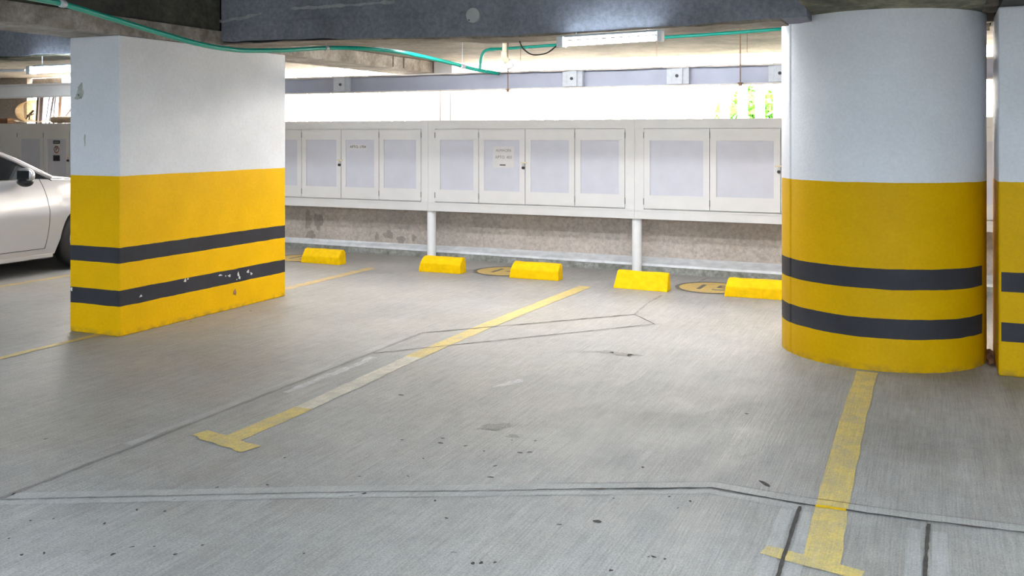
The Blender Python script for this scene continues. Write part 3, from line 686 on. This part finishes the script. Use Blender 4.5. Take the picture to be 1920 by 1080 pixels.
# ================================================================== LOCKERS
LF = 9.30
ZT, ZB_, DT, DB = 1.576, 0.556, 1.482, 0.666
def locker(xa, xb, doors, label, locks=(), group='wall lockers', extra=None):
    t = thing('wall_locker', label, 'locker', ((xa+xb)/2, 9.5, ZB_))
    b1 = B()
    box(b1, xa, xb, LF+.02, WALLY-.003, ZB_+.01, ZT)                        # carcass
    box(b1, xa, xb, LF, LF+.021, DT, ZT)                                    # top rail
    box(b1, xa, xb, LF-.004, LF+.021, ZB_, DB-.02)                          # bottom rail
    box(b1, xa, xb, LF-.012, LF+.02, DB-.028, DB-.012)                      # ledge
    box(b1, xa, doors[0], LF, LF+.021, DB-.02, DT); box(b1, doors[-1], xb, LF, LF+.021, DB-.02, DT)
    obj('carcass', b1, M['loc'], t)
    ds = []
    for i, (a, b_) in enumerate(zip(doors, doors[1:])):
        g = 0.0035; a2, b2 = a+g, b_-g; st = 0.062; y0, y1 = LF-.006, LF+.019
        b1 = B()
        box(b1, a2, b2, y0, y1, DT-.125, DT-.005); box(b1, a2, b2, y0, y1, DB, DB+.135)
        box(b1, a2, a2+st, y0, y1, DB+.135, DT-.125); box(b1, b2-st, b2, y0, y1, DB+.135, DT-.125)
        dr = obj('door', b1, M['loc'], t); ds.append(dr)
        b1 = B(); box(b1, a2+st, b2-st, y0+.012, y1, DB+.135, DT-.125); obj('door_panel', b1, M['panel'], dr, 'pale lilac-grey inset panel')
        hx = a if i % 2 == 0 else b_
        if i == 0: hx = a
        elif i == len(doors)-2: hx = b_
        elif i % 2 == 1 and len(doors) == 5: hx = a
        else: hx = b_
        for z in (DT-.07, DB+.07):
            b1 = B(); cyl(b1, (hx, LF-.008, z-.032), (hx, LF-.008, z+.032), 0.0045, 8); obj('hinge', b1, M['inkpale'], dr)
        if i in locks:
            z = 1.105
            b1 = B(); box(b1, b2-.05, b2+.028, y0-.006, y0, z+.0, z+.018, .002); hs = obj('hasp', b1, M['cream'], dr)
            b1 = B(); cyl(b1, (b2-.012, y0-.004, z-.045), (b2-.012, y0-.026, z-.045), 0.0155, 14); obj('padlock', b1, M['ink'], dr, 'small black padlock')
            b1 = B(); tube(b1, spline([(b2-.021, y0-.012, z-.04), (b2-.021, y0-.012, z-.008), (b2-.012, y0-.012, z+.002), (b2-.003, y0-.012, z-.008), (b2-.003, y0-.012, z-.04)], 4), .0022, 6); obj('shackle', b1, M['galv'], dr)
    return t, ds
A, Bd = -5.23, -2.812
def even(a, b_, n): return [a+(b_-a)*i/n for i in range(n+1)]
_, dl = locker(-7.62, A-.002, [-7.53, -6.972, -6.404, -5.88, -5.320], 'four-door white wall locker just right of the rectangular pillar, with one small name label', (1,))
_, dm = locker(A, Bd-.002, [-5.141, -4.591, -4.034, -3.464, -2.914], 'four-door white wall locker in the middle, with a paper notice taped on', (1,))
_, dr_ = locker(Bd, 0.09, [-2.716, -2.04, -1.356, -0.68, 0.0], 'white wall locker with the widest doors, running behind the round pillar', (1,))
_, d4 = locker(0.092, 2.6, even(0.19, 2.5, 4), 'white wall locker glimpsed between the two right pillars', ())
_, d0 = locker(-12.30, -9.70, [-11.907, -11.381, -10.872, -10.34, -9.80], 'white wall locker behind the car, with a small no-parking sign', (1,))
# label on locker
d = dl[2]
p = PY(671, 275.5, LF+.004)
b1 = B(); box(b1, p.x-.125, p.x+.125, LF+.0045, LF+.006, p.z-.028, p.z+.028); nl = obj('name_label', b1, M['paper'], d, 'white strip label with small dark letters')
text('lettering', 'APTO. 1704', 0.044, Vector((p.x, LF+.0042, p.z)), RX90, M['ink'], nl)
d = dm[1]; p = PY(944, 293, LF+.004)
b1 = B(); box(b1, p.x-.13, p.x+.13, LF+.0045, LF+.006, p.z-.125, p.z+.105); nt_ = obj('notice', b1, M['paper'], d, 'taped paper notice with faint grey letters')
text('lettering', 'ALMACEN', 0.040, Vector((p.x, LF+.0042, p.z+.062)), RX90, M['inkpale'], nt_)
text('lettering', 'APTO. 403', 0.044, Vector((p.x, LF+.0042, p.z-.012)), RX90, M['inkpale'], nt_)
b1 = B(); box(b1, p.x-.045, p.x+.025, LF+.003, LF+.0045, p.z-.102, p.z-.090); obj('ink_line', b1, M['ink'], nt_)
# small sign
d = d0[1]; p = PY(106, 281, LF+.004)
q0 = p.x
b1 = B(); box(b1, q0-.065, q0+.065, LF+.0045, LF+.0065, p.z-.155, p.z+.13); sg = obj('parking_sign', b1, M['paper'], d, 'small no-parking sign with black bars')
b1 = B(); box(b1, q0-.065, q0+.065, LF+.003, LF+.0045, p.z+.085, p.z+.13); obj('sign_bar', b1, M['black'], sg)
b1 = B(); box(b1, q0-.05, q0+.05, LF+.002, LF+.003, p.z+.103, p.z+.112); obj('sign_bar_text', b1, M['paper'], sg)
b1 = B(); box(b1, q0-.065, q0+.065, LF+.003, LF+.0045, p.z-.155, p.z-.075); obj('sign_bar', b1, M['black'], sg)
b1 = B(); ring(b1, (q0, p.z+.005), 0.038, 0.052, 0, 32)
for v in b1.verts: v.co = Vector((v.co.x, LF+.003, v.co.y))
M['signred'] = simple('sign_red', (0.32, 0.07, 0.05), 0.6)
obj('sign_ring', b1, M['signred'], sg)
text('sign_letter', 'P', 0.085, Vector((q0, LF+.003, p.z+.005)), RX90, M['black'], sg)
# support posts
for (x, lab) in ((-5.229, 'round white post carrying the lockers, behind the second wheel stop'), (-2.81, 'round white post carrying the lockers, behind the fourth wheel stop'), (-7.65, 'round white post carrying the lockers, hidden mostly by the rectangular pillar'), (0.09, 'round white post carrying the lockers, behind the round pillar')):
    b1 = B(); cyl(b1, (x, 9.375, 0.0), (x, 9.375, ZB_+.012), 0.0505, 24)
    if x < -7 or x > 0: b1.free(); continue
    tag(autosmooth(obj('support_post', b1, M['white'])), lab, 'post', 'posts under the lockers')

# ================================================================== WHEEL STOPS
def stop(xa, xb, ya, yb, label, prof_, skew=0.0, chip=False):
    b1 = B(); r = random.Random(int(abs(xa)*100))
    n_ = 8; rows_ = []
    for i in range(n_+1):
        t = i/n_; x = xa+(xb-xa)*t; y = ya+(yb-ya)*t; inset = 0.0
        pr = [(yy+r.uniform(-.002, .002), zz+r.uniform(-.0025, .0025)*(zz > 0)) for yy, zz in prof_]
        if chip and t < 0.25: pr[1] = (pr[1][0]+.006, pr[1][1]-.012*(1-t/.25)); 
        dx = [0]*len(pr)
        if i == 0: dx = [0.0 + zz*0.16 for yy, zz in pr]
        if i == n_: dx = [-zz*0.03 for yy, zz in pr]
        rows_.append([b1.verts.new((x+dx[j], y+pr[j][0], pr[j][1])) for j in range(len(pr))])
    k = len(prof_)
    for a, c in zip(rows_, rows_[1:]):
        for i in range(k): b1.faces.new((a[i], a[(i+1) % k], c[(i+1) % k], c[i]))
    b1.faces.new(rows_[0]); b1.faces.new(rows_[-1][::-1])
    bmesh.ops.recalc_face_normals(b1, faces=b1.faces)
    es = [e for e in b1.edges if len(e.link_faces) == 2 and e.calc_face_angle(0) > 0.4]
    bmesh.ops.bevel(b1, geom=es, offset=0.004, segments=2, affect='EDGES')
    o = obj('wheel_stop', b1, M['stop_yel']); tag(o, label, 'wheel stop', 'yellow concrete wheel stops'); return o
P1 = [(0, 0), (0, .078), (.045, .150), (.095, .158), (.125, .13), (.13, 0)]
P2 = [(0, 0), (.004, .088), (.058, .150), (.105, .158), (.125, .14), (.13, 0)]
P4 = [(0, 0), (.03, .075), (.062, .155), (.10, .162), (.125, .14), (.13, 0)]
stop(-6.42, -5.90, 8.54, 8.53, 'yellow wheel stop nearest the rectangular pillar, with chipped left front edge', P1, chip=True)
s2 = stop(-4.885, -4.40, 8.48, 8.485, 'yellow wheel stop in front of the left white post', P2)
stop(-3.85, -3.33, 8.47, 8.475, 'yellow wheel stop in the middle, at the far end of the middle bay line', P2)
s4 = stop(-2.72, -2.20, 8.31, 8.275, 'yellow wheel stop in front of the right white post', P4)
stop(-1.69, -1.17, 8.27, 8.285, 'yellow wheel stop partly hidden by the round pillar, beside the number 15', P2)

# ================================================================== LOUVRED SCREEN AND SHRUBS OUTSIDE
t = thing('slat_screen', 'white vertical slat screen in the bright opening above the lockers', 'screen', (-4, 10.05, 1.3))
x = -2.267
k0 = int((-9.6-x)/0.183)
for k in range(k0, 22):
    xx = x+0.183*k
    if -5.85 < xx < -4.93: continue
    b1 = B(); box(b1, xx, xx+.083, 9.98, 10.10, 1.3, 2.75); obj('slat', b1, M['slat'], t)
b1 = B(); box(b1, -9.75, 1.9, 10.0, 10.08, 1.25, 1.30); obj('sill_rail', b1, M['slat'], t)
b1 = B(); box(b1, -9.75, 1.9, 10.0, 10.08, 2.75, 2.80); obj('head_rail', b1, M['slat'], t)
def shrub(c, rx, ry, rz, n_, label, seed):
    r = random.Random(seed); t = thing('shrub', label, 'shrub', (c[0], c[1], -0.02), 'shrubs outside')
    b1 = B()
    for i in range(n_):
        while True:
            u = Vector([r.uniform(-1, 1) for _ in range(3)])
            if u.length < 1: break
        if u.length > 1e-3: u = u*(0.55+0.45*u.length)
        p = Vector((c[0]+u.x*rx, c[1]+u.y*ry, c[2]+u.z*rz+0.10*math.sin(u.x*9)))
        if p.z < 0.1: continue
        a = Vector([r.uniform(-1, 1) for _ in range(3)]).normalized(); b_ = a.cross(Vector([r.uniform(-1, 1) for _ in range(3)])).normalized()
        s = r.uniform(.04, .075)
        vv = [b1.verts.new(p+a*s), b1.verts.new(p+b_*s*.45), b1.verts.new(p-a*s), b1.verts.new(p-b_*s*.45)]
        b1.faces.new(vv)
    obj('foliage', b1, M['leaf'], t)
    b1 = B()
    for k in range(5):
        a = k*1.3; tube(b1, [(c[0], c[1], 0), (c[0]+.12*math.cos(a), c[1]+.12*math.sin(a), .7), (c[0]+rx*.6*math.cos(a), c[1]+ry*.6*math.sin(a), c[2]+.2)], [.02, .015, .006], 6)
    obj('stems', b1, M['rod'], t)
shrub((-1.45, 11.7, 1.42), 1.35, 0.55, 0.62, 9000, 'green shrub seen between the slats beside the round pillar', 1)
shrub((-11.1, 13.0, 1.35), 0.9, 0.6, 0.75, 1400, 'shrub barely visible through the slats beside the rectangular pillar', 2)

# ================================================================== STUFF STORED ON THE LEFT LOCKER
TZ = ZT
def onlock(px, y): return PY(px, 228, y).x
bx = onlock(30, 9.45)
t = thing('paint_bucket', 'cream bucket lying on its side on the left locker, open end showing clutter', 'bucket', (bx, 9.62, TZ), )
b1 = B(); ax = Vector((0.93, -0.25, 0.03)).normalized(); o_ = Vector((bx-.14, 9.70, TZ+.175))
tube(b1, [o_, o_+ax*.30], [.135, .165], 32, caps=False)
b1.faces.new([v for v in b1.verts[:32]][::-1])
bmesh.ops.solidify(b1, geom=b1.faces[:], thickness=0.006)
obj('shell', b1, M['cream'], t, smooth=False)
b1 = B(); tube(b1, [o_+ax*.285, o_+ax*.305], [.171, .171], 32, caps=False); bmesh.ops.solidify(b1, geom=b1.faces[:], thickness=0.008); obj('rim', b1, M['cream'], t)
b1 = B(); 
for k in range(5):
    r_ = random.Random(k+5); c = o_+ax*.17+Vector((0, r_.uniform(-.06, .06), -.03-.015*k)); dd = Vector((r_.uniform(.02, .1), r_.uniform(-.04, .04), r_.uniform(.0, .08))); tube(b1, [c-dd*.6, c+dd*.6], r_.uniform(.008, .018), 7)
obj('black_clutter', b1, M['black'], t, 'black bits inside the bucket')
def leaning(name, px0, px1, pyb, pyt, y, lean, mat, label, cat='board', th_=.02):
    a = PY(px0, 200, y).x; c = PY(px1, 200, y).x
    zt = PY(px0, pyt, y).z
    b1 = B(); box(b1, a, c, y, y+th_, TZ, zt)
    for v in b1.verts:
        if v.co.z > TZ+.05: v.co.x += lean; v.co.y += 0.03
    return tag(obj(name, b1, mat), label, cat)
leaning('window_frame_bar', 66, 69, 218, 176, 9.59, 0.0, M['black'], 'black upright bar standing on the left locker', 'bar')
leaning('plank', 72.5, 78.5, 218, 176, 9.59, 0.0, M['plank'], 'dark mauve plank standing on the left locker, right of the black bar')
leaning('plank', 69.5, 72, 218, 176, 9.59, 0.0, M['white'], 'thin white plank between the black bar and the mauve plank')
leaning('plank', 46, 50, 222, 176, 9.86, .10, M['lilac'], 'lilac pole leaning across the bucket mouth', 'pole')
leaning('plank', 84, 86.5, 214, 176, 9.59, .05, M['lilac'], 'narrow lilac plank, left one of the leaning pair')
leaning('plank', 90, 94, 214, 176, 9.59, .06, M['lilac'], 'wider lilac plank, right one of the leaning pair')
leaning('plank', 98, 100, 214, 178, 9.59, .02, M['plank'], 'thin dark slat leaning left of the peach board')
leaning('board', 107, 113, 214, 180, 9.59, 0.0, M['peach'], 'peach board standing on the left locker')
a, c = onlock(20, 9.36), onlock(92, 9.36)
b1 = B()
nx = 14
vv = [[b1.verts.new((a+(c-a)*i/nx, 9.32+.12*j/5, TZ+.012+.045*abs(math.sin(i*.55+.3*j))*(0.6+.4*math.sin(i*1.3)))) for j in range(6)] for i in range(nx+1)]
for i in range(nx):
    for j in range(5): b1.faces.new((vv[i][j], vv[i+1][j], vv[i+1][j+1], vv[i][j+1]))
bmesh.ops.solidify(b1, geom=b1.faces[:], thickness=0.012)
tag(obj('folded_sheet', b1, M['sheet'], smooth=True), 'crumpled cream sheet lying on the left locker', 'sheet')
a, c = onlock(-14, 9.35), onlock(19, 9.35)
b1 = B(); box(b1, a, c-.02, 9.32, 9.46, TZ, TZ+.075, .008); tag(obj('wood_block', b1, M['brownbox']), 'reddish brown wooden block at the far left on the locker', 'block')
t = thing('card_tube', 'brown cardboard tube lying on the left locker, dark open end', 'tube', (onlock(112, 9.45), 9.45, TZ))
b1 = B(); p0 = Vector((onlock(97, 9.36), 9.38, TZ+.048)); p1 = p0+Vector((.75, .05, 0)); tube(b1, [p0, p1], .046, 20); obj('shell', b1, M['card'], t, smooth=False)
dr2 = (p1-p0).normalized(); b1 = B(); cyl(b1, p0-dr2*.001, p0+dr2*.002, .038, 20); obj('dark_mouth', b1, M['black'], t)
b1 = B(); a = PY(115, 220, 9.53); c = PY(142, 194, 9.53); a.z = TZ+.014; tube(b1, [a, c], .016, 8); tag(obj('stick', b1, M['plank']), 'grey stick slanting up to the right above the cardboard tube', 'stick')

# ================================================================== CAR
car = thing('car', 'silver sedan parked nose-in at the left, cut off by the picture edge', 'car', (-9.1, 5.9, 0))
XC = -9.1; HWID = 0.9
wprof = interp([(0.18, .955), (0.24, .975), (0.34, .985), (0.50, .995), (0.66, 1.0), (0.70, .985), (0.80, .965), (0.92, .925), (0.98, .89), (1.05, .87)])
hw = interp([(3.55, .70), (3.75, .80), (4.2, .875), (5.0, .90), (6.9, .90), (7.5, .885), (7.9, .83), (8.1, .74), (8.22, .60)])
belt = interp([(3.55, .90), (4.2, 1.0), (5.0, .985), (6.2, .965), (6.7, .965), (7.0, .95), (7.5, .90), (7.9, .83), (8.22, .70)])
hood = interp([(3.55, .95), (4.2, 1.06), (4.4, 1.06), (6.6, 1.04), (6.85, 1.01), (7.2, .985), (7.6, .93), (8.0, .84), (8.22, .73)])
WY = (4.55, 7.26); WR = 0.325; AR = 0.375
def lowz(y):
    z = 0.20 if 4.0 < y < 7.8 else 0.24
    for c in WY:
        dy = abs(y-c)
        if dy < AR: z = max(z, WR+math.sqrt(AR*AR-dy*dy)-0.005)
    return z
ys = sorted(set([round(3.55+.1*i, 3) for i in range(47)]+[8.22]+[round(c+s, 3) for c in WY for s in (-.374, -.36, -.33, -.28, -.2, -.1, 0, .1, .2, .28, .33, .36, .374)]+[5.62, 6.70]))
NR = 12
def bulge(y, z): return 0.075*(1-((z-.6)/.42)**2)*math.exp(-((y-6.70)/.22)**2)
def side_pt(y, k, s, off=0.0):
    zb = lowz(y); zt = belt(y); z = zb+(zt-zb)*k/NR
    x = hw(y)*wprof(z)+off
    return Vector((XC+s*x, y+bulge(y, z), z))
DOORS = ((5.62, 6.70), (4.75, 5.62))
dk = 1
bm = B()
for s in (-1, 1):
    grid = [[bm.verts.new(side_pt(y, k, s)) for k in range(NR+1)] for y in ys]
    for i in range(len(ys)-1):
        ym = (ys[i]+ys[i+1])/2
        for k in range(NR):
            if k >= dk and any(a < ym < b_ for a, b_ in DOORS): continue
            bm.faces.new((grid[i][k], grid[i+1][k], grid[i+1][k+1], grid[i][k+1]))
# top deck: hood / boot
top = []
for y in ys:
    z0 = belt(y); h = hood(y); w_ = hw(y)*wprof(z0)
    row = []
    for u in (-1, -.96, -.85, -.6, -.3, 0, .3, .6, .85, .96, 1):
        zz = z0+(h-z0)*(1-abs(u)**2.6) if abs(u) < 1 else z0
        row.append(bm.verts.new((XC+u*w_, y, zz)))
    top.append(row)
for i in range(len(ys)-1):
    for j in range(10): bm.faces.new((top[i][j], top[i+1][j], top[i+1][j+1], top[i][j+1]))
# nose and tail
for yi, yy in ((0, ys[0]), (-1, ys[-1])):
    prev = None
    for k in range(NR+1):
        a = side_pt(yy, k, -1); c = side_pt(yy, k, 1)
        va, vc = bm.verts.new(a), bm.verts.new(c)
        if prev: bm.faces.new((prev[0], prev[1], vc, va))
        prev = (va, vc)
bmesh.ops.remove_doubles(bm, verts=bm.verts, dist=0.002)
autosmooth(obj('body', bm, M['carpaint'], car), 40)
for s in (1, -1):
    for di, (a, b_) in enumerate(DOORS):
        bm = B(); yy = [y for y in ys if a-.001 <= y <= b_+.001]
        grid = [[bm.verts.new(side_pt(y+(0.004 if i == 0 else -.004 if i == len(yy)-1 else 0), k, s, .002) + Vector((0, 0, .006 if k == dk else 0))) for k in range(dk, NR+1)] for i, y in enumerate(yy)]
        for i in range(len(yy)-1):
            for k in range(NR-dk): bm.faces.new((grid[i][k], grid[i+1][k], grid[i+1][k+1], grid[i][k+1]))
        dob = autosmooth(obj('door', bm, M['carpaint'], car), 40)
        bm = B(); tube(bm, [side_pt(b_, k, s, -.001) for k in range(dk, NR+1)], .0045, 6); obj('door_gap', bm, M['cartrim'], dob)
        bm = B(); hy = a+.16; p0 = side_pt(hy, 9, s, .02); tube(bm, [p0+Vector((-.02*s, -.09, 0)), p0+Vector((.01*s, -.06, 0)), p0+Vector((.01*s, .06, 0)), p0+Vector((-.02*s, .09, 0))], .011, 8); obj('door_handle', bm, M['carpaint'], dob)
# rocker trim and underbody
bm = B(); box(bm, XC-.80, XC+.80, 4.95, 6.86, .15, .27); box(bm, XC-.60, XC+.60, 3.7, 8.05, .20, .80); obj('underbody', bm, M['cartrim'], car)
for s in (-1, 1):
    bm = B(); box(bm, min(XC+s*.80, XC+s*.868), max(XC+s*.80, XC+s*.868), 4.96, 6.84, .165, .215, .01)
    obj('sill_trim', bm, M['carpaint'], car)
# greenhouse
roofz = interp([(4.1, 1.05), (4.45, 1.24), (4.85, 1.38), (5.3, 1.43), (5.7, 1.435), (6.05, 1.38), (6.45, 1.22), (6.86, 1.00)])
rw = interp([(4.1, .70), (4.6, .60), (5.5, .60), (6.1, .60), (6.86, .80)])
gy = [4.1+.115*i for i in range(25)]
bm = B(); rows_ = []
for y in gy:
    zr = roofz(y); bz = belt(y)-.005; bw = hw(y)*wprof(bz)-.015
    tw = min(bw, rw(y)); zt_ = max(zr-.03, bz+.004)
    row = [(-bw, bz), (-(bw*.35+tw*.65), bz+(zt_-bz)*.68), (-tw, zt_), (-tw*.6, max(zr, bz+.006)), (0, max(zr+.015, bz+.01)), (tw*.6, max(zr, bz+.006)), (tw, zt_), ((bw*.35+tw*.65), bz+(zt_-bz)*.68), (bw, bz)]
    rows_.append([bm.verts.new((XC+x_, y, z_)) for x_, z_ in row])
for a, c in zip(rows_, rows_[1:]):
    for i in range(8): bm.faces.new((a[i], a[i+1], c[i+1], c[i]))
coords = [[v.co.copy() for v in r_] for r_ in rows_]
autosmooth(obj('windows', bm, M['carglass'], car), 50)
# roof skin
bm = B(); sel = [r_ for r_, y in zip(coords, gy) if 4.75 <= y <= 6.0]
rr_ = [[bm.verts.new(p+Vector((0, 0, .006))) for p in r_[2:7]] for r_ in sel]
for a, c in zip(rr_, rr_[1:]):
    for i in range(4): bm.faces.new((a[i], a[i+1], c[i+1], c[i]))
bmesh.ops.solidify(bm, geom=bm.faces[:], thickness=-0.008)
autosmooth(obj('roof', bm, M['carpaint'], car), 50)
for s, j in ((-1, 2), (1, 6)):
    bm = B(); pts_ = [r_[j]+Vector((s*.004, 0, .004)) for r_ in coords]
    tube(bm, pts_, [.026]*len(pts_), 8); obj('roof_rail', bm, M['carpaint'], car, smooth=True)
    bm = B(); tube(bm, [r_[j]+Vector((s*.012, 0, -.026)) for r_ in coords[3:]], .010, 6); obj('window_trim', bm, M['cartrim'], car)
    e = 0 if s < 0 else 8
    bm = B(); tube(bm, [r_[e]+Vector((s*.010, 0, .006)) for r_ in coords[1:-2]], .007, 6); obj('belt_trim', bm, M['chrome'], car, 'chrome strip below the windows')
    bm = B(); k = 13; tube(bm, [coords[k][e]+Vector((s*.003, 0, 0)), coords[k][1 if s < 0 else 7]+Vector((s*.006, 0, 0)), coords[k][j]], .022, 6); obj('door_pillar', bm, M['cartrim'], car)
    # mirror
    mx = XC+s*.985; my = 6.43
    bm = B(); bmesh.ops.create_uvsphere(bm, u_segments=20, v_segments=12, radius=1, matrix=Matrix.Translation((mx, my, 1.015)) @ Matrix.Diagonal((.105, .062, .078, 1)))
    for v in bm.verts:
        if v.co.y < my-.03: v.co.y = my-.03
        if v.co.z < 0.965: v.co.z = 0.965
    mo = obj('mirror', bm, M['carpaint'], car, smooth=True)
    bm = B(); bmesh.ops.create_uvsphere(bm, u_segments=20, v_segments=12, radius=1, matrix=Matrix.Translation((mx-s*.01, my, .955)) @ Matrix.Diagonal((.098, .055, .05, 1))); tube(bm, [(mx-s*.02, my, .945), (XC+s*.86, my+.03, .955)], [.03, .035], 8)
    obj('mirror_base', bm, M['cartrim'], mo, 'black lower half of the mirror', smooth=True)
    bm = B(); box(bm, mx-.085, mx+.085, my-.034, my-.031, .972, 1.065, .0); obj('mirror_glass', bm, M['chrome'], mo)
    for wi, wy in enumerate(WY):
        wx0, wx1 = XC+s*.67, XC+s*.865
        bm = B(); c = Vector((0, wy, WR))
        pr = [(.67, .20), (.68, .27), (.70, .315), (.74, .325), (.80, .325), (.845, .312), (.865, .27), (.862, .215)]
        rings_ = []
        for i in range(40):
            a = 2*PI*i/40; rings_.append([bm.verts.new((XC+s*px_, wy+r_*math.cos(a), WR+r_*math.sin(a))) for px_, r_ in pr])
        for i in range(40):
            for q in range(len(pr)-1): bm.faces.new((rings_[i][q], rings_[(i+1) % 40][q], rings_[(i+1) % 40][q+1], rings_[i][q+1]))
        wh = obj('wheel', bm, M['black'], car, smooth=True)
        bm = B(); cyl(bm, (XC+s*.70, wy, WR), (XC+s*.80, wy, WR), .215, 32)
        for q in range(5):
            a = 2*PI*q/5; cc = Vector((XC+s*.84, wy, WR)); tube(bm, [cc, cc+Vector((s*.01, .20*math.cos(a), .20*math.sin(a)))], [.035, .028], 8)
        cyl(bm, (XC+s*.80, wy, WR), (XC+s*.86, wy, WR), .05, 20)
        obj('rim', bm, M['alloy'], wh)
    for (yy, zz, ry, rz) in ((8.02, .70, .16, .07),):
        bm = B(); bmesh.ops.create_uvsphere(bm, u_segments=16, v_segments=10, radius=1, matrix=Matrix.Translation((XC+s*.66, 8.02, .70)) @ Matrix.Diagonal((.14, .14, .065, 1)))
        obj('headlight', bm, M['chrome'], car, smooth=True)
        bm = B(); bmesh.ops.create_uvsphere(bm, u_segments=16, v_segments=10, radius=1, matrix=Matrix.Translation((XC+s*.62, 3.66, .80)) @ Matrix.Diagonal((.14, .12, .08, 1)))
        obj('tail_light', bm, M['signred'], car, smooth=True)
# bonnet edge line
for s in (-1, 1):
    bm = B(); pts_ = [Vector((XC+s*hw(y)*wprof(belt(y))*.93, y, belt(y)+(hood(y)-belt(y))*(1-.93**2.6)+.002)) for y in [6.86+.1*i for i in range(12)]]
    tube(bm, pts_, .004, 6); obj('bonnet_gap', bm, M['cartrim'], car)
